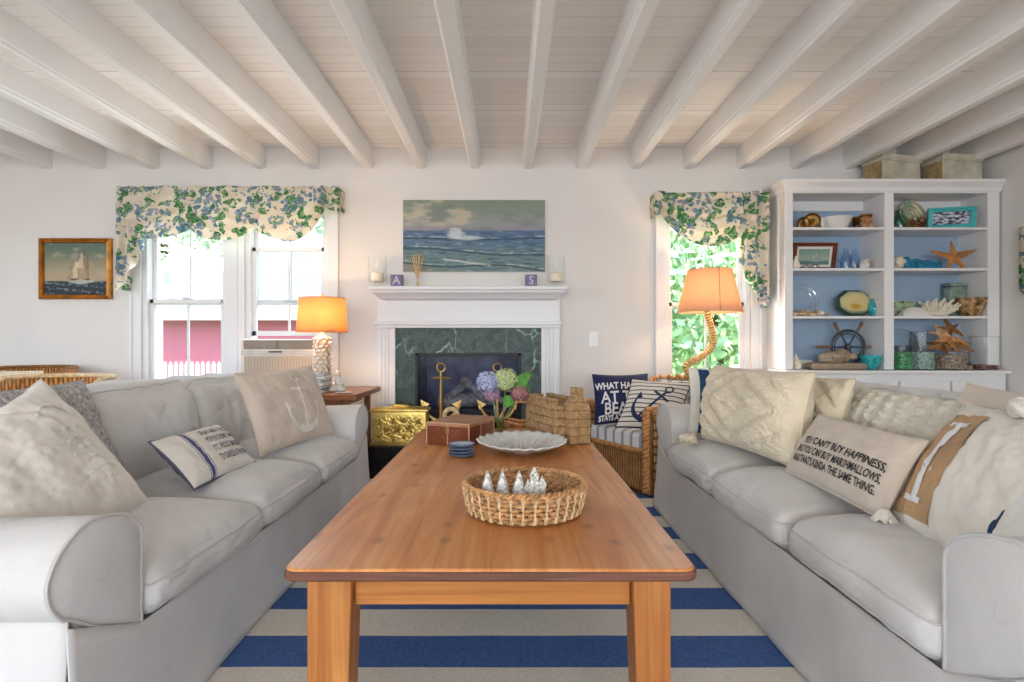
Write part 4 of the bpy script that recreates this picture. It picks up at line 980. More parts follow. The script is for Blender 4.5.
for i, (px, dz, rr, Y) in enumerate(((800, 0.035, .02, 4.2), (808, .034, .018, 4.2), (817, 0.03, .024, 4.2), (821, 0.02, .022, 4.13), (829, .014, .017, 4.16))):
    c = S(px, 2, Y); g = G()
    g.lathe([(0, -rr*0.6), (rr*0.8, -rr*0.2), (rr, rr*0.1), (rr*0.6, rr*0.6), (rr*0.2, rr*1.4), (0, rr*1.6)], (c.x, c.y, c.z+dz), 14, M=Matrix.Rotation(0.7+i, 3, 'Y') @ Matrix.Rotation(i*1.3, 3, 'X'), wob=lambda a, z: 1+0.12*math.cos(6*a), cap=False)
    tag(g.build('seashell', M['shell_tan'] if i != 3 else M['coral_white']), ['brown shell left on the third shelf driftwood', 'small shell in front of the glass plate', 'spiral tan shell under the flared glass', 'white shell before the octagonal plate', 'tiny shell at the octagonal plate edge'][i], 'shell', 'shells beside the glass plate')
def plate_color(u, v):
    x, y = u*2-1, v*2-1; d = math.hypot(x, y*1.0); n = fbm(x*3, y*3, 4)
    c = mixc((214, 196, 140), (120, 150, 128), sst(0.55, 0.95, d+0.3*n)*(0.4+0.6*abs(y))); c = mixc(c, (196, 150, 50), sst(0.42, 0.1, math.hypot(x, (y+0.25)*1.4)+0.3*n)); c = mixc(c, (60, 96, 84), sst(-0.45, -0.8, y)*0.8); return lin(c)
t = thing('octagonal_plate', S(854, 2, 4.3), 'octagonal yellow and green painted plate standing on the third shelf', 'plate')
c = S(854, 2, 4.27); R = hh(19.5, 4.27); T = Matrix.Rotation(math.radians(78), 3, 'X'); cc = Vector((c.x, c.y, c.z+hh(14, 4.27)))
G().lathe([(0, 0.012), (R*0.8, 0.012), (R, -0.004), (R, 0.002), (R*0.8, 0.02), (0, 0.02)], cc, 8, M=T @ Matrix.Diagonal((1, 0.74, 1)) @ Matrix.Rotation(PI/8, 3, 'Z'), cap=False).build('rim', m_plain('dark_green_glaze', (46, 74, 66), 0.3), t, False)
g = G(); vs = []; fs = []; cs = []; NR, NA = 16, 40
for j in range(NR+1):
    for i in range(NA):
        a = 2*PI*i/NA; oc = math.cos(PI/8)/math.cos(((a+PI/8) % (PI/4))-PI/8); q = j/NR*0.86*oc
        vs.append(cc+T @ Vector((R*q*math.cos(a), R*0.74*q*math.sin(a), 0.0085+0.004*(1-q)))+Vector((0, -0.014, 0))); cs.append(plate_color(0.5+0.5*q*math.cos(a), 0.5+0.5*q*math.sin(a)))
fs = [(j*NA+i, j*NA+(i+1)%NA, (j+1)*NA+(i+1)%NA, (j+1)*NA+i) for j in range(NR) for i in range(NA)]
g.add(vs, fs, None, cs).build('painted_face', m_vcol('plate_paint', 0.3), t)
vessel('teal_vase', 874, 2, 11, 18, M['teal_solid'], 'round teal glass vase right of the octagonal plate', 'vase', [(0, 0), (0.6, 0), (1, 0.35), (0.95, 0.65), (0.5, 0.85), (0.6, 1.0)], Y=4.22)
# left bay, counter
def ship_wheel():
    Y = 4.24; c = P(848, 347, Y); t = thing('ship_helm', (c.x, Y, SH[3]), 'old ship helm with wooden handles standing on the bookcase counter', 'ship helm')
    R = hh(16.5, Y); met = m_plain('worn_wheel_iron', (78, 82, 88), 0.55, 0.6, 0.2, 40)
    G().tube([(c.x+R*math.cos(a), Y, c.z+R*math.sin(a)) for a in [2*PI*k/48 for k in range(48)]], 0.010, 8, closed=True).tube([(c.x+R*0.82*math.cos(a), Y, c.z+R*0.82*math.sin(a)) for a in [2*PI*k/48 for k in range(48)]], 0.005, 6, closed=True).build('rim', met, t)
    G().lathe([(0, -0.02), (0.022, -0.018), (0.028, 0), (0.022, 0.018), (0, 0.02)], c, 16, M=Matrix.Rotation(PI/2, 3, 'X'), cap=False).build('hub', met, t)
    for k in range(6):
        a = k*PI/3; d = Vector((math.cos(a), 0, math.sin(a)))
        G().tube([c+d*0.02, c+d*R], 0.006, 8).build('spoke', met, t)
        if d.z < -0.5:
            continue
        L = hh(31, Y) if k % 3 == 0 else hh(28, Y)
        G().tube([c+d*(R+0.005), c+d*(R+0.02), c+d*lerp(R, L, .5), c+d*lerp(R, L, .85), c+d*L, c+d*(L+0.006)], [0.006, 0.011, 0.010, 0.013, 0.009, 0.004], 10).build('handle', M['wheelwood'], t)
ship_wheel()
c = S(838, 3, 4.14)
g = G(); g.soft(XX(808, 4.14), XX(864, 4.14), 4.08, 4.20, SH[3], SH[3]+0.05, 0.022, amp=0.012, fr=14, n=14)
tag(g.build('driftwood', M['drift']), 'flat weathered driftwood slab on the counter under the coral rock', 'driftwood')
g = G(); z = SH[3]+0.05
for (dx, dz, rr) in ((-0.085, 0.035, 0.035), (-0.04, 0.045, 0.042), (0.01, 0.045, 0.042), (0.055, 0.04, 0.036), (0.09, 0.04, 0.028), (-0.01, 0.03, 0.04)): g.ball((c.x+dx, 4.14, z+dz*1.1), rr*1.18, 14, 10, (1.2, 0.9, 0.95), 0.5, 22)
tag(g.build('coral_rock', M['drift']), 'knobbly beige coral rock on the driftwood slab below the wheel', 'rock')
vessel('teal_bowl', 871, 3, 21, 14.5, M['teal_solid'], 'turquoise glass bowl beside the ship wheel', 'bowl', BOWL, Y=4.14)
c = S(796, 3, 4.14); tag(G().lathe([(0, 0), (0.03, 0.005), (0.036, 0.03), (0.02, 0.07), (0.008, 0.10), (0, 0.12)], c, 12, wob=lambda a, z: 1+0.15*math.cos(6*a), cap=False).build('conch_shell', M['coral_white']), 'white conch shell at the left end of the counter', 'shell')
G_ = G().box(XX(797, 4.3), XX(812, 4.3), 4.29, 4.31, SH[3], SH[3]+hh(9)); tag(G_.build('card', M['page'], smooth=False), 'small white card at the back left of the counter', 'card')
# right bay, top shelf
t = thing('abalone_shell', S(911, 0, 4.24), 'large gleaming round shell plate standing on the top right shelf', 'shell')
c = S(911, 0, 4.24); R = hh(15.8, 4.24); T = Matrix.Rotation(math.radians(12), 3, 'Z') @ Matrix.Rotation(math.radians(76), 3, 'X')
def ab(u, v):
    n = fbm(u*4, v*4, 7); c_ = mixc((214, 204, 170), (150, 190, 176), sst(-0.2, 0.3, n)); c_ = mixc(c_, (120, 72, 36), sst(0.42, 0.2, v-0.15*u)); c_ = mixc(c_, (120, 160, 130), sst(0.35, 0.1, u)*0.8*(v < 0.75)); c_ = mixc(c_, (236, 232, 220), sst(0.1, 0.3, fbm(u*9, v*9, 2))); return lin(c_)
vs = []; cs = []; NR, NA = 16, 40
for j in range(NR+1):
    for i in range(NA):
        a = 2*PI*i/NA; q = j/NR; vs.append(Vector((c.x, c.y, c.z+R*0.97))+T @ Vector((R*q*math.cos(a), R*q*math.sin(a), 0.02*q*q+0.003*math.sin(q*25)))); cs.append(ab(0.5+0.5*q*math.cos(a), 0.5+0.5*q*math.sin(a)))
fs = [(j*NA+i, j*NA+(i+1)%NA, (j+1)*NA+(i+1)%NA, (j+1)*NA+i) for j in range(NR) for i in range(NA)]
G().add(vs, fs, None, cs).build('nacre_disc', m_vcol('nacre', 0.22, 0, 0.5), t, solid=0.006)
G().box(c.x-0.03, c.x+0.03, 4.25, 4.27, SH[0], SH[0]+0.05).build('stand', M['bronze'], t, False)
vessel('green_vase', 900, 0, 12, 19, m_glass('sea_green_glass', (190, 226, 208), 0.3), 'sea green glass vase in front of the round shell plate', 'vase', BOT, Y=4.15)
def dog_color(u, v):
    n = fbm(u*7, v*7, 12); c_ = mixc((196, 204, 220), (60, 50, 66), sst(0.0, 0.15, n+0.05)); return lin(c_)
x0, x1 = XX(930, 4.16), XX(971, 4.16)
framed('photo_frame', x0, x1, SH[0]+0.001, SH[0]+hh(21.5, 4.16), 4.20, 0.034, m_plain('turquoise_frame', (84, 186, 190), 0.4, 0, 0.06), dog_color, 'turquoise photo frame tilted on the top right shelf', 'photo frame', M4=Matrix.Translation((x0, 4.2, SH[0])) @ Matrix.Rotation(math.radians(-14), 4, 'Z') @ Matrix.Rotation(math.radians(10), 4, 'X') @ Matrix.Translation((-x0, -4.2, -SH[0])), n=(30, 20))
# right bay, second shelf
c = S(899, 1, 4.15); tag(G().ball((c.x, c.y, c.z+0.045), 0.045, 18, 12, (0.8, 0.7, 1.0), 0.7, 45).build('coral_piece', M['coral_white']), 'cream bumpy coral piece beside the blue glass wave', 'coral')
t = G(); x0, x1 = XX(903, 4.18), XX(940, 4.18)
prof = [(0, 0), (0, .9), (.08, 1.0), (.2, .75), (.35, .85), (.5, .7), (.7, .75), (.85, .6), (1, .65), (1, 0)]
t.prism([(lerp(x0, x1, a), SH[1]+b*hh(13)) for a, b in prof], 4.16, 4.21, 'y'); tag(t.build('glass_wave', m_plain('speckled_blue_glass', (36, 110, 140), 0.25, 0, 0.35, 60), bevel=0.008), 'speckled blue glass wave sculpture beside the starfish', 'sculpture')
def starfish(name, c, R, T, label, mat=None, arms=(1, 1, 1, 1, 1), parent=None, th=0.18):
    g = G(); N = 5
    vs = []; NA = 80; NR = 10
    for j in range(NR+1):
        for i in range(NA):
            a = 2*PI*i/NA; k = int(((a/(2*PI/5))+0.5)) % 5; da = ((a+PI/5) % (2*PI/5))-PI/5
            rad = R*arms[k]*(0.46/(0.46+abs(da)*2.4)) if True else R
            rad = max(rad, R*0.27); q = j/NR
            z = R*th*(1-q)**0.6*(0.6+0.6*math.exp(-(da*6*q)**2)); vs.append(Vector(c)+T @ Vector((rad*q*math.sin(a), rad*q*math.cos(a), z+0.004*noise.noise(Vector((a*8, q*20, 0))))))
    fs = [(j*NA+i, j*NA+(i+1)%NA, (j+1)*NA+(i+1)%NA, (j+1)*NA+i) for j in range(NR) for i in range(NA)]
    b = len(vs); vs += [Vector(c)+T @ Vector((0, 0, -R*0.05))]; fs += [(NR*NA+(i+1)%NA, NR*NA+i, b) for i in range(NA)]
    g.add(vs, fs); o = g.build(name, mat or M['starfish'], parent)
    return tag(o, label, 'starfish') if parent is None else o
c = P(953, 256, 4.17); T = Matrix.Rotation(math.radians(78), 3, 'X')
starfish('starfish', (c.x+0.0, 4.17, c.z-0.012), hh(22, 4.17), T, 'large orange starfish propped on the second right shelf', arms=(0.85, 1.3, 0.82, 0.82, 1.15), th=0.26)
# right bay, third shelf
def card_color(u, v): n = fbm(u*5, v*5, 20); return lin(mixc((176, 190, 160), (84, 110, 72), sst(-0.05, 0.2, n+0.2*(0.4-v))))
t = thing('landscape_card', S(904, 2, 4.28), 'small green landscape picture leaning at the left of the third right shelf', 'picture')
x0, x1 = XX(893, 4.26), XX(917, 4.26)
G().grid(lambda u, v: (lerp(x0, x1, u), 4.26+0.02*v, SH[2]+hh(17)*v), 24, 16, cfn=card_color).build('picture', pm, t, False); G().add([(x0, 4.262, SH[2]), (x1, 4.262, SH[2]), (x1, 4.283, SH[2]+hh(17)), (x0, 4.283, SH[2]+hh(17)), (x0, 4.275, SH[2]), (x1, 4.275, SH[2]), (x1, 4.295, SH[2]+hh(17)), (x0, 4.295, SH[2]+hh(17))], [(0,1,2,3),(4,5,6,7),(0,1,5,4),(2,3,7,6),(0,3,7,4),(1,2,6,5)]).build('board', M['page'], t, False)
c = S(914, 2, 4.15); g = G()
g.grid(lambda u, v: (c.x+hh(14)*math.sin(PI*(u-0.5)), c.y+0.04*math.cos(PI*v), c.z+hh(8.5)*math.cos(PI*(u-0.5))*math.sin(PI*v)*(1+0.06*math.sin(v*40))+0.002), 24, 30)
tag(g.build('clam_shell', M['ceramic']), 'large white clam shell lying in front of the landscape picture', 'shell')
random.seed(5); c = S(937, 2, 4.18); g = G()
for k in range(46):
    a = random.uniform(-1.2, 1.2); b = random.uniform(-0.7, 0.7); L = hh(random.uniform(12, 18)); d = Vector((math.sin(a), math.sin(b)*0.7, abs(math.cos(a))*0.85+0.05)).normalized()
    s0 = Vector((c.x+0.045*math.sin(a)+random.uniform(-.02, .02), c.y, c.z+0.008)); p1 = s0+d*L*0.6; p2 = s0+d*L+Vector((random.uniform(-.01, .01), 0, 0)); p2.z = max(p2.z, c.z+0.012)
    g.tube([s0, p1, p2, p2+d*0.006], [0.008, 0.007, 0.0075, 0.003], 6)
    e = p1+Vector((random.uniform(-.025, .025), random.uniform(-.02, .02), 0.022)); e.z = max(e.z, c.z+.012); g.tube([p1, e, e+d*0.004], [0.006, 0.006, 0.003], 6)
g.ball((c.x, c.y, c.z+0.02), 0.05, 12, 8, (1.1, 0.6, 0.4))
tag(g.build('branching_coral', M['coral_white']), 'white branching coral cluster on the third right shelf', 'coral')
c = S(955, 2, 4.29); tin = m_plain('grey_green_tin', (134, 152, 142), 0.5, 0.2, 0.22, 22)
t = thing('tall_tin', c, 'tall mottled grey green tin behind the brown bowl', 'tin')
G().soft(c.x-hh(9), c.x+hh(9), 4.25, 4.34, c.z, c.z+hh(31), 0.012, n=6).build('body', tin, t); G().soft(c.x-hh(9.4), c.x+hh(9.4), 4.248, 4.342, c.z+hh(31), c.z+hh(35), 0.010, n=6).build('lid', tin, t)
def tort():
    t = NT('tortoiseshell_glaze'); n = t.noise(t.coord(), 24, 4, .6, .5); t.base(t.ramp(n, [(0.35, (84, 58, 38)), (0.5, (150, 112, 72)), (0.65, (196, 164, 122))]), 0.25); return t.m
vessel('brown_bowl', 971, 2, 27, 18.5, tort(), 'mottled brown flared bowl at the right of the third shelf', 'bowl', [(0, 0), (0.5, 0), (0.7, 0.25), (0.9, 0.6), (1.0, 1.0), (0.95, 1.0), (0.6, 0.3), (0, 0.15)], Y=4.16)
# right bay, counter
disc('glass_platter', 899, 3, hh(20.5, 4.3), M['clear'], 'large round clear glass platter behind the green jar', 'plate', Y=4.28, tilt=10)
green_g = m_plain('green_sea_glass', (84, 148, 104), 0.3, 0, 0.35, 50); pale_g = m_plain('pale_sea_glass', (150, 176, 166), 0.35, 0, 0.2, 50)
mixed = m_plain('mixed_shell_bits', (150, 130, 116), 0.6, 0, 0.4, 60); wine = m_plain('dark_red_pebbles', (112, 72, 72), 0.5, 0, 0.4, 60)
vessel('sea_glass_jar', 902.5, 3, 16, 24, M['clear'], 'short glass jar filled with bright green sea glass', 'jar', Y=4.12, fill=(0.75, green_g))
vessel('glass_cylinder', 922, 3, 22, 38, M['clear'], 'tall glass cylinder half full of pale sea glass', 'vase', Y=4.14, fill=(0.48, pale_g))
t = vessel('shell_jar', 950, 3, 31, 17.5, M['clear'], 'wide glass jar of shells under the heap of starfish', 'jar', Y=4.16, fill=(0.9, mixed))
vessel('glass_cylinder', 984, 3, 25, 33, M['clear'], 'tall glass cylinder with dark red pebbles at the counter end', 'vase', Y=4.14, fill=(0.16, wine))
labs = ['brown starfish at the bottom left of the heap on the shell jar', 'brown starfish at the bottom right of the heap on the shell jar', 'orange starfish in the middle of the heap on the shell jar', 'small starfish near the top of the heap on the shell jar', 'topmost curled starfish of the heap on the shell jar']
for i, (px, py, R, tilt, rz) in enumerate(((942, 349, 15, 20, 0.3), (956, 346, 15, 24, 1.1), (949, 340, 15, 38, 0.5), (943, 334, 12, 52, 1.4), (953, 329, 12, 60, 0.2))):
    c = P(px, py, 4.16); T = Matrix.Rotation(math.radians(tilt), 3, 'X') @ Matrix.Rotation(rz, 3, 'Z')
    o = starfish('starfish', (c.x, 4.16+0.006*i, c.z), hh(R)*1.18, T, labs[i], mat=[M['cane_dark'], M['cane_dark'], M['starfish'], M['shell_tan'], M['cane_dark']][i], th=0.3); o['group'] = 'starfish heaped on the shell jar'
vessel('pebble_tray', 966, 3, 10, 7, M['clear'], 'tiny glass cup of shell bits between the jars', 'cup', Y=4.11, fill=(0.5, mixed))

# ------------------------------------------------------------------ sofas
def arm_profile(zs):
    return [(0,.03),(0,.27),(0,.40),(0,.498),(.01,.520),(.023,.534),(.055,.556),(.096,.568),(.13,.574),(.161,.576),(.195,.567),(.22,.553),(.243,.536),(.259,.517),(.270,.495),(.2734,.475),(.268,.448),(.2545,.425),(.235,.404),(.21,.392),(.205,.375),(.21,.03)]
def sofa(name, xf, side, y0, y1, zs, mat, label, bh=0.765):
    """side -1: back towards -X; xf = plane of the front; y0 near end, y1 far end"""
    AW = 0.275; D = 0.90
    cx = xf+side*D/2; t = thing(name, (cx, (y0+y1)/2, 0), label, 'sofa')
    Xd = lambda d: xf+side*d
    ya, yb = y0+AW, y1-AW; LN = [-1+2*i/30 for i in range(30)]
    def soft(nm, d0, d1, a, b, z0, z1, m=mat, par=t, **kw):
        xa, xb = sorted((Xd(d0), Xd(d1))); g = G(); g.soft(xa, xb, a, b, z0*zs, z1*zs, **kw); o_ = g.build(nm, m, par, angle=180)
        if nm == 'seat_cushion':
            for tt in (0.62, -0.62):
                per = [(-1, q) for q in LN]+[(q, 1) for q in LN]+[(1, -q) for q in LN]+[(-q, -1) for q in LN]
                G().tube([g.pt(Vector((a_, b_, tt)), 0.0008) for a_, b_ in per], 0.0032, 6, closed=True).build('piping', M['slip_pipe'], o_)
        return o_
    soft('base', 0.02, 0.86, y0+0.06, y1-0.06, 0.03, 0.30, r=0.02, n=8)
    # skirt: flared sheet around the base
    def skirt(pts, top0, top1, seed):
        g = G(); L = [0]
        for i in range(1, len(pts)): L.append(L[-1]+math.hypot(pts[i][0]-pts[i-1][0], pts[i][1]-pts[i-1][1]))
        def fn(u, v):
            q = u*L[-1]; i = 0
            while i < len(pts)-2 and q > L[i+1]: i += 1
            f = (q-L[i])/(L[i+1]-L[i]); px = lerp(pts[i][0], pts[i+1][0], f); py = lerp(pts[i][1], pts[i+1][1], f)
            nx, ny = (pts[i+1][1]-pts[i][1]), -(pts[i+1][0]-pts[i][0]); l = math.hypot(nx, ny); nx, ny = nx/l, ny/l
            w = 0.028*v**1.5+0.010*v*noise.noise(Vector((q*3.2, v*1.2, seed)))
            return (px+nx*w, py+ny*w, lerp((top0(u) if callable(top0) else lerp(top0, top1, u))*zs, 0.018, v))
        g.grid(fn, int(L[-1]*50), 14); return g
    so = -side
    # front skirt
    f0 = [(Xd(-0.002), y0+0.045), (Xd(-0.002), y1-0.045)]
    if so < 0: f0 = f0[::-1]
    def topf(u):
        y_ = lerp(f0[0][1], f0[1][1], u)
        if y_ < ya: return lerp(0.385, 0.285, (y_-y0-0.045)/(ya-y0-0.045))
        if y_ > yb: return lerp(0.285, 0.385, (y_-yb)/(y1-0.045-yb))
        return 0.287
    skirt(f0, topf, None, 1).build('front_skirt', mat, t, solid=0.004)
    for (yy, sg) in ((y0+0.050, -1), (y1-0.050, 1)):
        pts = [(Xd(D), yy), (Xd(0.0), yy)] if (sg*so < 0) else [(Xd(0.0), yy), (Xd(D), yy)]
        skirt(pts, 0.405, 0.405, 5+sg).build('side_skirt', mat, t, solid=0.004)
        G().tube([(Xd(0.0), yy+sg*0.004, 0.402*zs), (Xd(D), yy+sg*0.004, 0.402*zs)], 0.004, 6).build('skirt_seam', M['slip_pipe'], t)
    # arms
    pr = arm_profile(zs)
    for (yi, sg) in ((ya, -1), (yb, 1)):
        g = G(); n = len(pr); vs = []; NS = 40
        for j in range(NS+1):
            d = 0.84*j/NS
            for k, (o, z) in enumerate(pr):
                n1_ = noise.noise(Vector((d*5, o*7+sg, z*6))); nn = n1_*0.008-0.006*(1-min(1, abs(noise.noise(Vector((d*7+n1_, o*9, z*9+sg))))*5))**2
                sag = -0.006*math.sin(min(1, d/0.84)*PI)*max(0, (z-0.45)/0.12)
                vs.append((Xd(0.006+d), yi+sg*(o+nn*(1 if o > 0 else 0.3)), (z+(nn+sag)*(z > 0.4))*zs))
        fs = [(j*n+k, j*n+k+1, (j+1)*n+k+1, (j+1)*n+k) for j in range(NS) for k in range(n-1)]
        g.add(vs, fs); g.add([vs[k] for k in range(n)], [tuple(range(n))]); g.add([vs[NS*n+k] for k in range(n)], [tuple(range(n))])
        a = g.build('arm', mat, t, angle=50)
        # front panel: softly domed face
        inner = pr[1:20]; cyy = 0.13; czz = 0.44; NR = 8; vs = []
        for j in range(NR+1):
            q = j/NR
            for (o, z) in inner: vs.append((Xd(0.004-0.016*(1-q**3)-0.002*noise.noise(Vector((o*20, z*20, q)))), yi+sg*lerp(cyy, o, q), lerp(czz, z, q)*zs))
        m_ = len(inner); fs = [(j*m_+k, j*m_+(k+1)%m_, (j+1)*m_+(k+1)%m_, (j+1)*m_+k) for j in range(NR) for k in range(m_)]
        G().add(vs, fs).build('front_panel', mat, a, angle=180)
        pts = [(Xd(0.003), yi+sg*o, z*zs) for (o, z) in inner]; pts.append((Xd(0.003), yi+sg*0.12, 0.33*zs)); 
        G().tube(bez(pts+[pts[0]], 3), 0.0045, 6).build('piping', M['slip_pipe'], a)
    # seat cushions
    w = (yb-ya)/3
    for k in range(3):
        a, b = ya+k*w+0.004, ya+(k+1)*w-0.004
        cu = soft('seat_cushion', -0.022, 0.66, a, b, 0.285, 0.392, r=0.045, crown=0.055, amp=0.013, fr=4.6, n=44, bulge=0.02, seed=k*3.1+side)
    # back frame and cushions
    soft('back_frame', 0.70, 0.90, y0+0.05, y1-0.05, 0.03, bh-0.07, r=0.07, n=14, amp=0.008, fr=4)
    for k in range(3):
        a, b = ya+k*w-0.01, ya+(k+1)*w+0.01
        g = G(); xa, xb = sorted((Xd(0.50), Xd(0.73)))
        g.soft(xa, xb, a, b, 0.38*zs, bh*zs, r=0.07, amp=0.022, fr=4.2, n=44, bulge=0.07, seed=k*5.3+9, crown=0.02)
        # lean back
        g.v = [Vector((v.x+side*(v.z-0.4)*0.20, v.y, v.z)) for v in g.v]
        bc = g.build('back_cushion', mat, t, angle=180)
        per = [(-1, q) for q in LN]+[(q, 1) for q in LN]+[(1, -q) for q in LN]+[(-q, -1) for q in LN]
        ring_ = [g.pt(Vector((-side*0.72, a_, b_)), 0.0008) for a_, b_ in per]
        G().tube([Vector((v.x+side*(v.z-0.4)*0.20, v.y, v.z)) for v in ring_], 0.0032, 6, closed=True).build('piping', M['slip_pipe'], bc)
    return t
sofa('sofa', -0.85, -1, 1.055, 3.48, 0.985, M['slip'], 'white slipcovered three-seat sofa on the left side of the pine table')
sofa('sofa', 0.84, 1, 0.828, 3.235, 1.04, M['slip_r'], 'white slipcovered three-seat sofa on the right side of the pine table', 0.715)

# ------------------------------------------------------------------ rug
g = G(); L_ = 0.352
ry0, ry1 = -0.2, 3.48
def rugfn(u, v):
    y = lerp(ry0, ry1, v); x = lerp(-1.35, 1.35, u); return (x, y, 0.008+0.003*max(0, noise.noise(Vector((x*2, y*2, 0)))))
g.grid(rugfn, 60, 100)
for k, (u, v) in list(g.uv.items()): g.uv[k] = (u, (lerp(ry0, ry1, v)-1.617)/L_)
tag(g.build('striped_rug', M['rug'], solid=0.01), 'flat-woven rug in wide blue and cream stripes under the pine table', 'rug')
# ------------------------------------------------------------------ coffee table
TZ = 0.46; tx0, tx1, ty0, ty1 = -0.474, 0.400, 1.185, 3.16
ct = thing('coffee_table', ((tx0+tx1)/2, (ty0+ty1)/2, 0), 'long honey pine coffee table with square legs in the middle of the room', 'coffee table')
def rrect(x0, x1, y0, y1, r, n=6):
    out = []
    for cx_, cy_, a0 in ((x1-r, y1-r, 0), (x0+r, y1-r, PI/2), (x0+r, y0+r, PI), (x1-r, y0+r, 1.5*PI)):
        for k in range(n+1): a = a0+k*PI/2/n; out.append((cx_+r*math.cos(a), cy_+r*math.sin(a)))
    return out
rp = rrect(tx0, tx1, ty0, ty1, 0.034)
G().prism(rrect(tx0+0.004, tx1-0.004, ty0+0.004, ty1-0.004, 0.030), TZ-0.012, TZ, 'z').build('tabletop', M['pine'], ct, bevel=0.004)
G().prism(rp, TZ-0.027, TZ-0.005, 'z').build('table_edge', M['edge'], ct, bevel=0.006)
for (xa, xb, ya, yb, ox, oy) in ((-0.4346, -0.338, 1.235, 1.33, 1, 1), (0.27, 0.352, 1.235, 1.33, -1, 1), (-0.4346, -0.338, 3.02, 3.115, 1, -1), (0.27, 0.352, 3.02, 3.115, -1, -1)):
    t_ = 0.012; xb2 = xb-(t_ if ox > 0 else 0); xa2 = xa+(t_ if ox < 0 else 0); yb2 = yb-(t_ if oy > 0 else 0); ya2 = ya+(t_ if oy < 0 else 0)
    z1, z0 = TZ-0.027, 0.012
    vs = [(xa2, ya2, z0), (xb2, ya2, z0), (xb2, yb2, z0), (xa2, yb2, z0), (xa, ya, z1), (xb, ya, z1), (xb, yb, z1), (xa, yb, z1)]
    G().add(vs, [(0,3,2,1), (4,5,6,7), (0,1,5,4), (1,2,6,5), (2,3,7,6), (3,0,4,7)]).build('leg', M['pine_leg'], ct, False, bevel=0.004)
G().box(-0.338, 0.27, 1.262, 1.285, 0.352, TZ-0.027).build('apron', M['pine_apron'], ct, False, bevel=0.003)
G().box(-0.338, 0.27, 3.065, 3.088, 0.352, TZ-0.027).build('apron', M['pine_apron'], ct, False, bevel=0.003)
for xa in (-0.42, 0.315): G().box(xa, xa+0.023, 1.33, 3.02, 0.352, TZ-0.027).build('side_apron', M['edge'], ct, False, bevel=0.003)
T1 = TZ+0.001

# woven basket
def woven_basket():
    c = Vector((0.046, 1.60, T1)); t = thing('seagrass_basket', c, 'round woven seagrass basket at the near end of the pine table', 'basket')
    rx, ry, H, NS = 0.166, 0.160, 0.074, 34
    rows = 7
    for j in range(rows):
        z = 0.010+H*j/(rows-1)*0.93; k0 = 0.90+0.10*(j/(rows-1))**0.6; pts = []
        for i in range(NS*6):
            a = 2*PI*i/(NS*6); w = 0.0048*math.cos(a*NS/1.0*0.5*2+PI*(j % 2)); pts.append((c.x+(rx*k0+w)*math.cos(a), c.y+(ry*k0+w)*math.sin(a), c.z+z+0.0008*math.sin(a*NS*2)))
        rad = [0.0052*(1+0.22*math.cos(2*PI*i/(NS*6)*NS*2+j)) for i in range(NS*6)]
        G().tube(pts, rad, 6, closed=True).build('woven_row', M['sea'] , t)
    for s_ in (-1, 1):
        pts = []
        for i in range(NS*8):
            a = 2*PI*i/(NS*8); tw = a*NS+s_*PI/2; pts.append((c.x+(rx*1.0+0.005*math.cos(tw))*math.cos(a), c.y+(ry*1.0+0.005*math.cos(tw))*math.sin(a), c.z+H+0.006+0.005*math.sin(tw)))
        G().tube(pts, 0.0048, 6, closed=True).build('rim_strand', M['sea'], t)
    g = G()
    for i in range(0, NS):
        a = 2*PI*(i+0.25)/NS
        for da in (-0.018, 0.018):
            pts = [(c.x+(rx*(0.90+0.10*v**0.6)+0.008*(1 if q % 2 == 0 else 0.5))*math.cos(a+da*(1-2*v)), c.y+(ry*(0.90+0.10*v**0.6)+0.008*(1 if q % 2 == 0 else 0.5))*math.sin(a+da*(1-2*v)), c.z+0.006+H*0.95*v) for q, v in enumerate([k/6 for k in range(7)])]
            g.tube(pts, 0.0022, 5)
    g.build('binding', M['sea_pale'], t)
    g = G()
    for k in range(10):
        rr = 0.9*(k+0.5)/10; g.tube([(c.x+rx*rr*math.cos(a), c.y+ry*rr*math.sin(a), c.z+0.007) for a in [2*PI*i/40 for i in range(40)]], 0.0075, 6, closed=True)
    g.build('basket_floor', M['cane_dark'], t)
woven_basket()
sp = m_plain('speckled_grey_glaze', (190, 188, 180), 0.3, 0, 0.34, 130)
for i, (px, Y) in enumerate(((487.5, 1.565), (502.5, 1.57), (519, 1.565))):
    x = XX(px, Y); g = G()
    g.lathe([(0, 0), (0.024, 0.0), (0.0265, 0.008), (0.022, 0.02), (0.021, 0.035), (0.017, 0.05), (0.0155, 0.062), (0.010, 0.08), (0.0075, 0.088), (0.002, 0.104), (0, 0.106)], (x, Y, T1+0.015), 18, wob=lambda a, z: 1+0.10*math.cos(6*a+z*120)+0.06*math.cos(11*a-z*200), cap=False)
    tag(g.build('ceramic_tree', sp), ['leftmost of the three speckled ceramic trees in the basket', 'middle speckled ceramic tree in the basket', 'speckled ceramic tree next to the little ceramic castle'][i], 'figurine', 'ceramic trees in the basket')
t = thing('ceramic_castle', (XX(535, 1.56), 1.56, T1+0.014), 'small white ceramic castle with pointed roofs in the basket', 'figurine')
x, y, z = XX(535, 1.56), 1.56, T1+0.014
G().box(x-0.022, x+0.022, y-0.014, y+0.014, z, z+0.060).build('keep', sp, t, False, bevel=0.002)
for dx, w, h in ((-0.002, 0.011, 0.094), (0.019, 0.010, 0.070), (-0.019, 0.009, 0.060)):
    g = G().box(x+dx-w, x+dx+w, y-0.013, y+0.012, z, z+h); m_ = z+h
    g.add([(x+dx-w-.002, y-0.015, m_), (x+dx+w+.002, y-0.015, m_), (x+dx+w+.002, y+0.014, m_), (x+dx-w-.002, y+0.014, m_), (x+dx, y, m_+0.024)], [(0,1,4), (1,2,4), (2,3,4), (3,0,4), (3,2,1,0)])
    g.build('tower', sp, t, False)
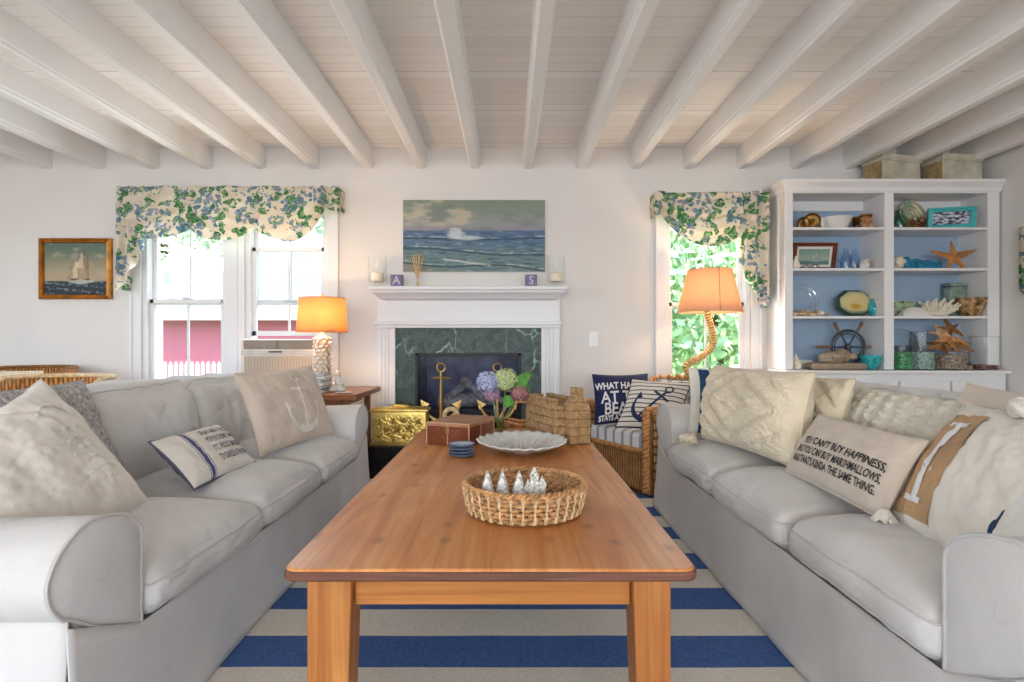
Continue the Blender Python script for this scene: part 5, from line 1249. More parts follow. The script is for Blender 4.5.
for dx in (-0.005, 0.005): G().box(x+dx-0.0022, x+dx+0.0022, y-0.0155, y-0.0138, z+0.03, z+0.045).build('window', M['black_ink'], t, False)
for i, (px, Y, w) in enumerate(((507, 1.50, 0.025), (552, 1.54, 0.02), (560, 1.56, 0.02))):
    x = XX(px, Y); tag(G().ball((x, Y, T1+0.026+w*0.3), w, 14, 8, (1.2, 0.8, 0.5), 0.25, 30).build('pale_stone', sp if i == 0 else M['ceramic']), ['flat grey stone before the ceramic trees in the basket', 'white pebble right of the ceramic castle', 'white pebble furthest right in the basket'][i], 'stone', 'stones in the basket')

# shell dish
def shell_dish():
    c = Vector((XX(523, 2.46), 2.46, T1)); R = 0.185; ry = 0.20
    t = G()
    def fn(u, v):
        a = 2*PI*u; q = v
        sc = 1+0.022*q*math.cos(a*22)
        rx = R*q*sc; 
        x = c.x+rx*math.cos(a); y = c.y+ry*q*sc*math.sin(a)
        if math.cos(a) < -0.85: x -= 0.012*((-math.cos(a)-0.85)/0.15)*q
        z = 0.012+0.042*q**2.2+0.003*q*math.cos(a*22)+0.006*q*math.sin(a)
        return (x, y, c.z+z)
    t.grid(fn, 156, 14, uv=False, closeu=True)
    g = thing('shell_dish', c, 'large pearly scalloped shell dish in the middle of the pine table', 'dish')
    t.build('dish', M['shellplate'], g, solid=0.006)
    # radiating ribs
    r = G()
    for k in range(-7, 8):
        x0 = c.x+k*0.021; y0 = c.y-0.075+0.02*abs(k)/7; y1 = c.y+0.165*math.sqrt(max(0.05, 1-(k/8.6)**2)); pts = []
        for i in range(9):
            f = i/8; x = lerp(x0*0.6+c.x*0.4, x0, f)+0.02*f; y = lerp(y0, y1, f); q = math.hypot((x-c.x)/R, (y-c.y)/ry); pts.append((x, y, c.z+0.0155+0.042*min(1, q)**2.2+0.001))
        r.tube(pts, [0.003+0.003*math.sin(PI*i/8) for i in range(9)], 6)
    r.build('rib', M['shellplate'], g)
    G().lathe([(0.045, 0), (0.05, 0.003), (0.04, 0.014)], c, 24, cap=False).build('foot', M['shellplate'], g)
shell_dish()
# stacked blue dishes
c = Vector((XX(461.5, 2.38), 2.38, T1))
labs = ['lowest blue glazed dish of the small stack by the wooden box', 'second blue dish from the bottom of the small stack', 'third blue dish from the bottom of the small stack', 'topmost blue and white dish of the small stack by the wooden box']
for k in range(4):
    z = c.z+k*0.0135; cc = (c.x+0.002*math.sin(k*2.3), c.y, z); R = 0.054
    if k == 3:
        t = thing('small_dish', cc, labs[3], 'dish', 'stacked blue dishes'); par = t
        G().lathe([(0, 0), (0.03, 0), (R*0.95, 0.006), (R, 0.012), (R*0.94, 0.012), (0.03, 0.005), (0, 0.005)], cc, 28, cap=False).build('dish', M['bluestone'], t)
        G().lathe([(0, 0.0085), (0.040, 0.0095), (0.044, 0.0108)], cc, 24, cap=False).build('pale_centre', m_plain('pale_blue_glaze', (170, 184, 202), 0.3, 0, 0.2, 90), t)
    else:
        tag(G().lathe([(0, 0), (0.03, 0), (R*0.95, 0.006), (R, 0.0115), (R*0.94, 0.0115), (0.03, 0.005), (0, 0.005)], cc, 28, cap=False).build('small_dish', M['bluestone']), labs[k], 'dish', 'stacked blue dishes')
# wooden box
def wooden_box():
    C = Vector((-0.176, 2.58, T1)); a = math.atan2(0.104, 0.31)
    e1 = Vector((-math.cos(0.36), math.sin(0.36), 0)); e2 = Vector((math.sin(0.36), math.cos(0.36), 0)); L1, L2, H = 0.215, 0.30, 0.104
    Mx = Matrix(((-e1.x, e2.x, 0, C.x+e1.x*L1), (-e1.y, e2.y, 0, C.y+e1.y*L1), (0, 0, 1, C.z), (0, 0, 0, 1)))
    t = thing('wooden_box', C+e1*L1*0.5+e2*L2*0.5, 'reddish wooden box with pale inlay lines at the far end of the pine table', 'box')
    G(Mx).box(0, L1, 0, L2, 0, H*0.80).build('body', M['boxwood'], t, False, bevel=0.003)
    l = G(Mx).box(-0.001, L1+0.001, -0.001, L2+0.001, H*0.81, H).build('lid', M['boxtop'], t, False, bevel=0.003)
    inl = m_plain('pale_inlay', (206, 168, 128), 0.5); g = G(Mx)
    w = 0.0022
    for x in (0.0, L1*0.5, L1): g.box(x-w, x+w, -0.0012, 0.001, 0.002, H-0.001)
    for y in (0.0, L2*0.45, L2): g.box(L1-0.001, L1+0.0014, y-w, y+w, 0.002, H-0.001)
    g.box(0, L1, -0.0012, 0.001, H-0.004, H-0.001).box(L1-0.001, L1+0.0014, 0, L2, H-0.004, H-0.001)
    g.build('inlay', inl, t, False)
    G(Mx).box(L1*0.5-0.009, L1*0.5+0.009, -0.005, 0.0, H*0.5, H*0.86).build('clasp', M['bronze'], t, False, bevel=0.002)
wooden_box()
# vase of hydrangeas
vz = Vector((-0.045, 2.98, T1))
t = thing('glass_vase', vz, 'clear glass vase holding the hydrangeas behind the shell dish', 'vase')
G().lathe([(0, 0), (0.036, 0), (0.041, 0.01), (0.043, 0.06), (0.040, 0.10), (0.026, 0.135), (0.022, 0.155), (0.030, 0.185)], vz, 28, cap=False).build('glass', M['clear'], t)
G().lathe([(0, 0.006), (0.036, 0.006), (0.040, 0.02), (0.041, 0.075), (0, 0.075)], vz, 24, cap=False).build('water', m_glass('vase_water', (226, 228, 214), 0.2), t)
def blossom(c, r, mat, n, label, stemto, name='hydrangea'):
    t = thing(name, vz+Vector((0, 0, 0.1)), label, 'flower', 'hydrangeas in the glass vase')
    g = G(); 
    for k in range(n):
        ph = math.acos(1-2*(k+0.5)/n); a = k*2.39996; d = Vector((math.sin(ph)*math.cos(a), math.sin(ph)*math.sin(a), math.cos(ph)*0.85))
        p = Vector(c)+d*r*(0.86+0.26*random.random()); x = d.orthogonal().normalized(); y = d.cross(x); s_ = r*0.27
        x, y = x*math.cos(k)+y*math.sin(k), y*math.cos(k)-x*math.sin(k)
        for q in range(4):
            aa = q*PI/2; u = x*math.cos(aa)+y*math.sin(aa); w = y*math.cos(aa)-x*math.sin(aa)
            g.add([p, p+u*s_*0.6+w*s_*0.5+d*s_*0.15, p+u*s_*1.1+d*s_*0.25, p+u*s_*0.6-w*s_*0.5+d*s_*0.15], [(0,1,2,3)])
    g.build('petals', mat, t, False)
    G().ball(c, r*0.85, 14, 10).build('flower_head', M['stem'], t)
    G().tube(bez([Vector(c), lerp(Vector(c), stemto, 0.5)+Vector((0, 0, 0.0)), Vector(stemto)], 6), 0.0035, 6).build('stem', M['stem'], t)
    return t
random.seed(3)
low = vz+Vector((0.004, 0, 0.02))
b1 = blossom((-0.100, 2.97, 0.728), 0.060, M['petal_lilac'], 90, 'lilac blue hydrangea head leaning left in the glass vase', low)
b2 = blossom((-0.012, 2.97, 0.738), 0.062, M['petal_green'], 90, 'pale green hydrangea head in the middle of the vase', low+Vector((0.01, 0.01, 0)))
b3 = blossom((0.062, 2.95, 0.672), 0.046, M['petal_pink'], 70, 'dusty pink hydrangea head on the right of the vase', low+Vector((-0.01, 0.01, 0)))
b4 = blossom((-0.085, 3.0, 0.662), 0.040, m_plain('mauve_petals', (184, 142, 172), 0.8, 0, 0.15, 60), 55, 'mauve lower hydrangea head under the lilac one', low+Vector((-0.01, -0.01, 0)))
def leaf(par, base, tip, w):
    base, tip = Vector(base), Vector(tip); d = tip-base; L = d.length; n = Vector((0, -1, 0.25)).normalized(); s_ = d.cross(n).normalized()
    def fn(u, v):
        p = base+d*u; ww = w*math.sin(PI*u**0.8)*(1+0.08*math.sin(u*40)); return p+s_*ww*(v-0.5)*2+n*(0.012*abs(v-0.5)*2-0.015*u*u)
    G().grid(fn, 20, 6).build('leaf', M['leaf'], par, solid=0.0008)
leaf(b2, (0.03, 2.93, 0.70), (0.125, 2.95, 0.785), 0.030); leaf(b2, (0.03, 2.93, 0.70), (0.12, 2.93, 0.70), 0.028)
leaf(b2, (-0.02, 2.93, 0.66), (0.03, 2.90, 0.60), 0.026); leaf(b3, (-0.03, 2.93, 0.62), (0.03, 2.90, 0.63), 0.024)

# sandcastle ornament
def castle():
    C = Vector((0.232, 2.66, T1)); th = math.radians(22.5)
    # local x along right face, y along left face (going away)
    Mx = Matrix.Translation(C) @ Matrix.Rotation(th, 4, 'Z')
    t = thing('castle_ornament', C+Vector((-0.02, 0.15, 0)), 'brown block-textured sandcastle ornament at the far right end of the table', 'ornament')
    def blk():
        tt = NT('stacked_bark_blocks'); v = tt.coord(); br = tt.new('ShaderNodeTexBrick'); mp = tt.coord(rot=(PI/2, 0, 0))
        n = tt.noise(v, 40, 4, 0.7); xyz = tt.sep(v); zz = tt.math('FRACT', tt.math('MULTIPLY', xyz[2], 26)); yy = tt.math('FRACT', tt.math('MULTIPLY', tt.math('ADD', xyz[0], xyz[1]), 15))
        ln = tt.math('MAXIMUM', tt.ramp(zz, [(0, WHITE), (0.12, BLACK)]), tt.ramp(yy, [(0, WHITE), (0.07, BLACK)]))
        c_ = tt.mix(tt.math('MULTIPLY', ln, 0.55), tt.ramp(n, [(0.3, (134, 100, 64)), (0.6, (182, 146, 102)), (0.8, (206, 176, 134))]), (96, 66, 42))
        tt.base(c_, 0.85); tt.bump(tt.math('SUBTRACT', n, tt.math('MULTIPLY', ln, 0.8)), 0.8, 0.006); return tt.m
    m = blk(); W, L, H = 0.145, 0.34, 0.178
    G(Mx).soft(-W*0.1, W*0.9, 0.0, L, 0, H, r=0.012, amp=0.006, fr=30, n=16).build('curtain_wall', m, t)
    for i in range(4):
        y = 0.02+i*0.085
        for x in (-W*0.1+0.012, W*0.9-0.012):
            vs = [(x-0.014, y, H-0.01), (x+0.014, y, H-0.01), (x+0.014, y+0.06, H-0.01), (x-0.014, y+0.06, H-0.01), (x-0.014, y-0.004, H+0.03), (x+0.014, y-0.004, H+0.03), (x+0.014, y+0.064, H+0.03), (x-0.014, y+0.064, H+0.03), (x, y+0.03, H+0.006)]
            G(Mx).add(vs, [(0,1,5,4), (2,3,7,6), (3,0,4,7), (1,2,6,5), (0,3,2,1), (4,5,8), (5,6,8), (6,7,8), (7,4,8)]).build('battlement', m, t, False, bevel=0.003)
    for (x, y, r, h) in ((0.03, 0.30, 0.035, 0.205), (0.09, 0.30, 0.03, 0.185), (0.02, 0.16, 0.028, 0.195)):
        G(Mx).lathe([(0, 0.0), (r, 0.0), (r*0.9, h-0.03), (r*1.15, h-0.02), (r*1.15, h), (r*0.8, h), (r*0.8, h-0.015), (0, h-0.015)], (x, y, 0), 14, wob=lambda a, z: 1+0.08*math.cos(5*a+z*60), cap=False).build('turret', m, t)
    # gabled gatehouse at the right face
    prof = [(-0.054, 0), (0.054, 0), (0.054, 0.155), (0.048, 0.180), (0.034, 0.200), (0.017, 0.216), (0.015, 0.262), (-0.015, 0.262), (-0.017, 0.216), (-0.034, 0.200), (-0.048, 0.180), (-0.054, 0.155)]
    G(Mx @ Matrix.Translation((W*0.60, -0.02, 0))).prism(prof, -0.04, 0.035, 'y').build('gatehouse', m, t, False, bevel=0.004)
castle()

# ------------------------------------------------------------------ side table, lamp, books, figurine
st = thing('side_table', (-1.27, 3.87, 0), 'walnut side table between the left sofa and the fireplace', 'table')
sx0, sx1, sy0, sy1, SZ = -1.62, -0.94, 3.54, 4.22, 0.61
G().box(sx0, sx1, sy0, sy1, SZ-0.034, SZ).build('tabletop', M['walnut'], st, False, bevel=0.003)
for x in (sx0+0.05, sx1-0.10):
    for y in (sy0+0.05, sy1-0.09): G().box(x, x+0.04, y, y+0.04, 0, SZ-0.034).build('leg', M['walnut'], st, False, bevel=0.003)
G().box(sx0+0.07, sx1-0.12, sy0+0.06, sy1-0.06, SZ-0.09, SZ-0.034).build('apron', M['walnut'], st, False)
LX, LY = -1.274, 3.92
def shade(parent, x, y, z0, z1, rb, rt, mat, name='lamp_shade'):
    return G().lathe([(rb, z0), (lerp(rb, rt, .5), lerp(z0, z1, .5)), (rt, z1)], (x, y, 0), 48, cap=False).build(name, mat, parent, solid=0.002)
def bulb(parent, x, y, z, s=14):
    G().ball((x, y, z), 0.028, 12, 8, (1, 1, 1.25)).build('bulb', m_emit('warm_bulb', (255, 206, 140), s), parent)
tl = thing('table_lamp', (LX, LY, SZ), 'shell-covered table lamp with an orange linen shade on the walnut side table', 'lamp')
z0, z1 = ZZ(332.5, LY), ZZ(298, LY)
k = LY/F
shade(tl, LX, LY, z0, z1, 24.6*k, 22.3*k, M['shade'])
for zz, rr in ((z0+0.003, 24.6*k), (z1-0.003, 22.3*k)): G().tube([(LX+rr*math.cos(a), LY+rr*math.sin(a), zz) for a in [2*PI*i/48 for i in range(48)]], 0.003, 6, closed=True).build('shade_trim', M['shade'], tl)
G().lathe([(0, 0), (0.07, 0), (0.07, 0.012), (0.052, 0.016), (0.052, 0.36), (0.02, 0.372), (0.010, 0.39), (0.010, 0.43)], (LX, LY, SZ), 24, cap=False).build('lamp_base', M['shell_tan'], tl)
random.seed(9); g = G()
for j in range(13):
    for i in range(9):
        a = 2*PI*(i+0.5*(j % 2)+random.uniform(-.15, .15))/9; z = SZ+0.03+j*0.0265; tt = random.uniform(-1.2, 1.2)
        c = Vector((LX+0.056*math.cos(a), LY+0.056*math.sin(a), z)); n_ = Vector((math.cos(a), math.sin(a), 0)); tx = Vector((-math.sin(a), math.cos(a), 0)); ty = Vector((0, 0, 1))
        ex = tx*math.cos(tt)+ty*math.sin(tt); ey = n_.cross(ex)
        vs = []
        for q in range(8):
            b = 2*PI*q/8; vs.append(c+ex*0.019*math.cos(b)+ey*0.010*math.sin(b))
        vs.append(c+n_*0.012+ex*0.004); g.add(vs, [(q, (q+1) % 8, 8) for q in range(8)])
g.build('shell_mosaic', M['ceramic'], tl)
G().tube([(LX, LY, z0-0.02), (LX, LY, z1+0.01)], 0.004, 6).ball((LX, LY, z1+0.022), 0.010, 10, 6).build('finial', M['bronze'], tl)
bulb(tl, LX+0.0, LY-0.0, (z0+z1)/2-0.01)
lamp('lamp_light_left', 'POINT', (LX, LY-0.04, (z0+z1)/2), 9.5, (1.0, 0.68, 0.38), shadow_soft_size=0.03)

def book(x0, x1, y0, y1, z0, z1, cov, label, rot=0, grp='books on the walnut side table'):
    c = Vector(((x0+x1)/2, (y0+y1)/2, z0)); Mx = Matrix.Translation(c) @ Matrix.Rotation(math.radians(rot), 4, 'Z') @ Matrix.Translation(-c)
    t = thing('book', c, label, 'book', grp); th = 0.002 if z1-z0 < 0.012 else 0.0032
    G(Mx).box(x0, x1, y0, y1, z1-th, z1).box(x0, x1, y0, y1, z0, z0+th).box(x0, x0+th, y0, y1, z0, z1).build('cover', cov, t, False)
    G(Mx).box(x0+0.003, x1-0.005, y0+0.004, y1-0.004, z0+th*0.9, z1-th*0.9).build('pages', M['page'], t, False)
blues = [m_plain('book_cover_blue', c, 0.4, 0, 0.06) for c in ((126, 150, 182), (70, 98, 140), (196, 206, 214), (108, 138, 168), (214, 216, 216), (88, 112, 154), (204, 212, 224))]
z = SZ; hs_ = (0.026, 0.020, 0.022, 0.018, 0.02, 0.012); labs = ['bottom blue-grey book of the stack beside the shell lamp', 'second book up, dark blue, in the stack beside the lamp', 'pale grey third book up in the stack beside the lamp', 'mid-blue fourth book up in the stack beside the lamp', 'white fifth book up in the stack beside the lamp', 'thin blue magazine on top of the stack beside the lamp']
for i, h in enumerate(hs_):
    book(-1.50+0.008*(i % 3), -1.165-0.012*(i % 2), 3.60+0.005*i, 3.81, z+0.0005, z+h, blues[i], labs[i], rot=(-2, 1.5, 0, -1, 3, 4)[i]); z += h+0.0006
# figurine
c = Vector((XX(338, 3.72), 3.72, SZ)); t = thing('seated_figurine', c, 'small seated figurine covered in white shells on the side table', 'figurine')
g = G(); g.ball((c.x, c.y, c.z+0.028), 0.036, 16, 10, (1.3, 1, 0.75), 0.35, 60).ball((c.x, c.y, c.z+0.07), 0.026, 14, 10, (1.05, 0.85, 1.35), 0.3, 60)
g.ball((c.x-0.03, c.y-0.02, c.z+0.02), 0.018, 10, 8, (1.3, 1, 1), 0.3, 60).ball((c.x+0.03, c.y-0.02, c.z+0.02), 0.018, 10, 8, (1.3, 1, 1), 0.3, 60)
g.tube([(c.x-0.026, c.y, c.z+0.09), (c.x-0.034, c.y-0.01, c.z+0.06), (c.x-0.010, c.y-0.03, c.z+0.048)], 0.008, 8).tube([(c.x+0.026, c.y, c.z+0.09), (c.x+0.034, c.y-0.01, c.z+0.06), (c.x+0.010, c.y-0.03, c.z+0.048)], 0.008, 8)
g.build('body', M['ceramic'], t)
G().ball((c.x, c.y, c.z+0.122), 0.019, 14, 10, (1, 1, 1.1), 0.15, 80).build('head', M['wax'], t)
tag(G().lathe([(0, 0), (0.05, 0), (0.056, 0.006), (0.05, 0.008), (0, 0.004)], (XX(344, 3.64), 3.64, SZ), 24, cap=False).build('small_dish', M['chrome']), 'flat silver dish in front of the seated figurine', 'dish')

# rope floor lamp
fl = thing('floor_lamp', (1.42, 4.06, 0), 'rope-wrapped S-curved floor lamp with a peach shade before the right window', 'lamp')
FY = 4.06; z0, z1 = ZZ(312.5, FY), ZZ(270, FY); fx = XX(709.6, FY); kk = FY/F
shade(fl, fx, FY, z0, z1, 31.3*kk, 21.2*kk, M['shade2'])
for zz, rr in ((z0+0.003, 31.3*kk), (z1-0.003, 21.2*kk)): G().tube([(fx+rr*math.cos(a), FY+rr*math.sin(a), zz) for a in [2*PI*i/48 for i in range(48)]], 0.003, 6, closed=True).build('shade_trim', M['shade2'], fl)
G().tube([(fx-0.03*0.2, FY-31.4*kk, z0), (fx+0.01, FY-21.3*kk, z1)], 0.0025, 6).build('shade_seam', m_plain('grey_seam_cord', (150, 130, 110), 0.8), fl)
path = [P(707.6, 305, FY), P(707.6, 314, FY), P(712, 331, FY), P(712.4, 345, FY), P(704, 355, FY), P(691, 362, FY), P(685.5, 368, FY), P(691, 374, FY), P(706, 379, FY), P(716, 390, FY), P(712, 405, FY), P(709, 430, FY), Vector((fx, FY, 0.04))]
path = bez(path, 14); path = [p for i, p in enumerate(path)]
G().tube(path, 0.0195, 10).build('pole', M['cane_dark'], fl)
# rope wraps: helix around the path
L = 0; hel = []; up = Vector((0, 1, 0)); seg = []
for i in range(len(path)-1):
    a, b = path[i], path[i+1]; n = max(2, int((b-a).length/0.002))
    for q in range(n): seg.append((lerp(a, b, q/n), (b-a).normalized(), (b-a).length/n))
q = 0
for p, d, l in seg:
    x = d.cross(up).normalized(); y = d.cross(x); q += l/0.019*2*PI; hel.append(p+x*0.019*math.cos(q)+y*0.019*math.sin(q))
G().tube(hel, 0.0088, 6).build('rope_wrap', M['rope'], fl)
G().lathe([(0, 0), (0.13, 0), (0.13, 0.02), (0.05, 0.035), (0.03, 0.05), (0, 0.05)], (fx, FY, 0), 32, cap=False).build('lamp_base', M['bronze'], fl)
bulb(fl, fx, FY, (z0+z1)/2-0.02)
G().tube([path[0], (fx, FY, z1+0.01)], 0.004, 6).build('harp', M['bronze'], fl)
lamp('lamp_light_right', 'POINT', (fx, FY-0.04, (z0+z1)/2), 8, (1.0, 0.70, 0.42), shadow_soft_size=0.03)

# ------------------------------------------------------------------ wicker armchair
def wicker_chair():
    A = Vector((0.865, 3.40, 0)); th = math.atan2(0.5, 0.86)
    # local: x along e1 (towards far arm), y along e2 (towards the back)
    e1 = Vector((-0.5, 0.866, 0)); e2 = Vector((0.866, 0.5, 0))
    Mx = Matrix(((e1.x, e2.x, 0, A.x), (e1.y, e2.y, 0, A.y), (0, 0, 1, 0.0), (0, 0, 0, 1)))
    W, D = 0.68, 0.66
    t = thing('wicker_armchair', A+e1*W/2+e2*D/2, 'honey wicker armchair with a plaid seat cushion in the corner by the right window', 'chair')
    def panel(nm, fn, nu, nv, su=1): 
        g = G(Mx); g.grid(fn, nu, nv); return g.build(nm, M['wicker'], t, solid=0.012)
    Z0 = 0.02
    panel('front_panel', lambda u, v: (lerp(0.03, W-0.03, u), 0.03+0.015*math.sin(PI*v), lerp(Z0, 0.29, v)), 30, 10)
    def arm_h(q): return 0.525+0.14*sst(0.55, 1.0, q)
    for nm, x0 in (('arm', 0.0), ('arm', W-0.09)):
        g = G(Mx)
        # closed arm: outer side, top roll, inner side
        def fn(u, v, x0=x0):
            q = v; H = arm_h(q); s_ = u*4
            if s_ < 1.5: return (x0, lerp(0, D, q), lerp(Z0, H-0.03, s_/1.5))
            if s_ < 2.5: a = PI*(s_-1.5); return (x0+0.045-0.045*math.cos(a), lerp(0, D, q), H-0.03+0.03*math.sin(a))
            return (x0+0.09, lerp(0, D, q), lerp(H-0.03, Z0, (s_-2.5)/1.5))
        g.grid(fn, 40, 24)
        ar = g.build('arm', M['wicker'], t, solid=0.008)
        gg = G(Mx); gg.grid(lambda u, v, x0=x0: (lerp(x0, x0+0.09, u), -0.004, lerp(Z0, 0.50+0.03*math.sin(PI*u), v)), 6, 20); gg.build('arm_front', M['wicker'], ar, solid=0.008)
        for sg in (-1, 1):
            pts = []
            for i in range(90):
                f = i/89; z = lerp(0.03, 0.52, f) ; pts.append(Mx @ Vector((x0+0.045+0.018*sg*math.cos(f*60), -0.014-0.008*math.sin(f*60)*sg, z)))
            G().tube(pts, 0.012, 6).build('braid', M['cane'], ar)
        pts = [Mx @ Vector((x0+0.045+0.016*math.cos(i*0.9), D*i/60, arm_h(i/60)+0.004+0.008*math.sin(i*0.9))) for i in range(61)]
        G().tube(pts, 0.012, 6).build('braid', M['cane'], ar)
    def backfn(u, v):
        H = 0.66+0.03*math.sin(PI*u); return (lerp(0.0, W, u), D-0.02+0.05*v+0.03*math.sin(PI*u), lerp(Z0, H, v))
    panel('backrest', backfn, 30, 24)
    pts = [Mx @ Vector((W*i/60, D+0.03+0.03*math.sin(PI*i/60)+0.012*math.sin(i*0.9), 0.665+0.03*math.sin(PI*i/60)+0.012*math.cos(i*0.9))) for i in range(61)]
    G().tube(pts, 0.015, 6).build('braid', M['cane'], t)
    for sg in (-1, 1):
        pts = [Mx @ Vector((lerp(0.09, W-0.09, i/80), 0.012-0.010*math.sin(i*0.8*1.0)*sg, 0.275+0.014*sg*math.cos(i*0.8))) for i in range(81)]
        G().tube(pts, 0.012, 6).build('braid', M['cane'], t)
    G(Mx).box(0.05, W-0.05, 0.03, D, 0.26, 0.285).build('seat_deck', M['cane_dark'], t, False)
    g = G(Mx); 
    def cush(u, v):
        # wrap: front edge then top
        x = lerp(0.095, W-0.095, u); s_ = v*1.25; r = 0.018*math.sin(PI*min(1, max(0, u*1.0)))
        if s_ < 0.22: return (x, -0.005, lerp(0.288, 0.355, s_/0.22))
        if s_ < 0.30: a = (s_-0.22)/0.08*PI/2; return (x, -0.005+0.02*(1-math.cos(a)), 0.355+0.02*math.sin(a))
        f = (s_-0.30)/0.95; return (x, lerp(0.015, D-0.03, f), 0.375+0.018*math.sin(PI*min(1, f*1.2+.1))*math.sin(PI*u)**.5)
    g.grid(cush, 40, 40); g.build('seat_cushion', M['seatstripe'], t)
    g = G(Mx).box(0.097, W-0.097, 0.0, D-0.03, 0.286, 0.35); g.build('cushion_side', M['seatstripe'], t, False)
wicker_chair()

# ------------------------------------------------------------------ dining corner at the far left
dt = thing('dining_table', (-3.5, 3.55, 0), 'cream-clothed dining table behind the left sofa', 'table')
G().box(-4.1, -3.05, 3.30, 3.76, 0.735, 0.745).build('tabletop', M['cream'], dt, False, bevel=0.004)
g = G(); ring = rrect(-4.105, -3.045, 3.295, 3.765, 0.03, 4); n = len(ring)
vs = [(x, y, z) for z in (0.747, 0.45) for (x, y) in ring]; g.add(vs, [(i, (i+1) % n, n+(i+1) % n, n+i) for i in range(n)]+[tuple(range(n))]); g.build('tablecloth_drop', M['cream'], dt, False)
G().lathe([(0.3, 0), (0.28, 0.04), (0.05, 0.08), (0.05, 0.735)], (-3.6, 3.53, 0), 20).build('pedestal', M['cane_dark'], dt)
def barrel(cx_, cy_, R, zr, mat, rim, label, face):
    t = thing('barrel_chair', (cx_, cy_, 0), label, 'chair', 'wicker barrel chairs at the dining table')
    def fn(u, v):
        a = face+PI/2+0.35+u*(2*PI-0.7)-PI; top = zr-0.20*sst(0.62, 1.0, abs(2*u-1)); rr = R*(0.86+0.14*v)
        a = face+PI+(u-0.5)*(2*PI-1.3)
        return (cx_+rr*math.cos(a), cy_+rr*math.sin(a), lerp(0.10, top, v))
    G().grid(fn, 60, 20).build('woven_back', mat, t, solid=0.014)
    pts = [Vector(fn(i/60, 1.0))+Vector((0, 0, 0.004)) for i in range(61)]; G().tube(pts, 0.013, 8).build('rim', rim, t)
    G().lathe([(0, 0.36), (R*0.84, 0.36), (R*0.86, 0.40), (R*0.80, 0.44), (0, 0.45)], (cx_, cy_, 0), 30, cap=False).build('seat_cushion', M['cream'], t)
    for k in range(4):
        a = face+PI/4+k*PI/2; G().tube([(cx_+R*0.8*math.cos(a), cy_+R*0.8*math.sin(a), 0.0), (cx_+R*0.78*math.cos(a), cy_+R*0.78*math.sin(a), 0.36)], 0.014, 8).build('leg', M['cane'], t)
barrel(-2.40, 3.02, 0.265, 0.742, M['wicker_pale'], M['sea_pale'], 'honey wicker barrel chair right behind the left sofa back', -PI/2)
barrel(-3.33, 4.02, 0.24, 0.752, M['wicker_pale'], M['cane_dark'], 'darker rimmed wicker barrel chair beyond the cream dining table', -PI/2)

# ------------------------------------------------------------------ pillows
def pillow(name, BL, BR, TL, th, mat, label, pinch=0.07, TR=None, amp=0.006, fr=9, n=44, group=None, sag=0.0, seam=None, disp=None, exp=0.42):
    BL, BR, TL = Vector(BL), Vector(BR), Vector(TL); U = (BR-BL); V = (TL-BL); V = V-U.normalized()*V.dot(U.normalized())*0.0
    N = U.cross(V).normalized(); C = BL+U/2+V/2; hu, hv = U/2, V/2; X_ = (Vector(TR)-(BL+U+V)) if TR else Vector((0, 0, 0))
    sd = hash(name+label) % 1 + len(label)*1.37+C.x*3
    def base(a, b):
        x = a*(1-pinch*(1-b*b)*a*a*1.0+0.0); y = b*(1-pinch*(1-a*a)*b*b)
        k = max(0.0, (1-a*a)*(1-b*b))**exp
        return x, y, k
    def surf(a, b, side=1, off=0.0):
        x, y, k = base(a, b); p = C+hu*x+hv*y+X_*(x+1)*(y+1)/4
        q = Vector((a*1.7+b*0.6+sd, b*0.8-a*0.25, side*2.0)); nn = noise.noise(q*fr*0.25)*1.4+noise.noise(q*fr*0.6)*0.7+0.4*noise.noise(q*fr*1.3)
        rg = (1-min(1, abs(noise.noise(q*fr*0.45+Vector((nn, 3, 1))))*5))**2; z = th/2*k+amp*(nn*0.8-0.35*rg)*min(1, k*2.5)*side
        if disp and side > 0: z += disp(a, b)*min(1, k*2)
        z += sag*(1-b)*0.5*k*side
        return p+N*((z if side > 0 else -z)+off)
    t = thing(name, C-V/2, label, 'pillow', group)
    g = G(); g.grid(lambda u, v: surf(2*u-1, 2*v-1, 1), n, n)
    front = g.build('front_cover', mat, t, angle=180)
    G().grid(lambda u, v: surf(1-2*u, 2*v-1, -1), n//2, n//2).build('back_cover', mat if seam is None else seam, t, angle=180)
    pts = [(a, -1) for a in [-1+2*i/24 for i in range(24)]]+[(1, b) for b in [-1+2*i/24 for i in range(24)]]+[(-a, 1) for a in [-1+2*i/24 for i in range(24)]]+[(-1, -b) for b in [-1+2*i/24 for i in range(24)]]
    G().tube([surf(a, b) for a, b in pts], 0.004, 6, closed=True).build('seam_piping', seam or mat, t)
    return t, front, surf, (hu.length, hv.length)
def on_pillow(parent, surf, dims, vs, fs, a0, b0, name, mat, rot=0.0, off=0.0025, maxe=0.02):
    """lay flat shape (metres, centred at a0,b0 of the face) on the pillow front"""
    bm = bmesh.new(); bv = [bm.verts.new((v[0], v[1], 0)) for v in vs]
    for f in fs:
        try: bm.faces.new([bv[i] for i in f])
        except Exception: pass
    bmesh.ops.triangulate(bm, faces=bm.faces)
    for _ in range(4):
        es = [e for e in bm.edges if e.calc_length() > maxe]
        if not es: break
        bmesh.ops.subdivide_edges(bm, edges=es, cuts=1); bmesh.ops.triangulate(bm, faces=bm.faces)
    bm.verts.index_update(); cr, sr = math.cos(rot), math.sin(rot); out = []
    for v in bm.verts:
        x, y = v.co.x*cr-v.co.y*sr, v.co.x*sr+v.co.y*cr; a = a0+x/dims[0]; b = b0+y/dims[1]; out.append(surf(max(-.98, min(.98, a)), max(-.98, min(.98, b)), 1, off))
    F_ = [tuple(v.index for v in f.verts) for f in bm.faces]; bm.free()
    return G().add(out, F_).build(name, mat, parent, False)
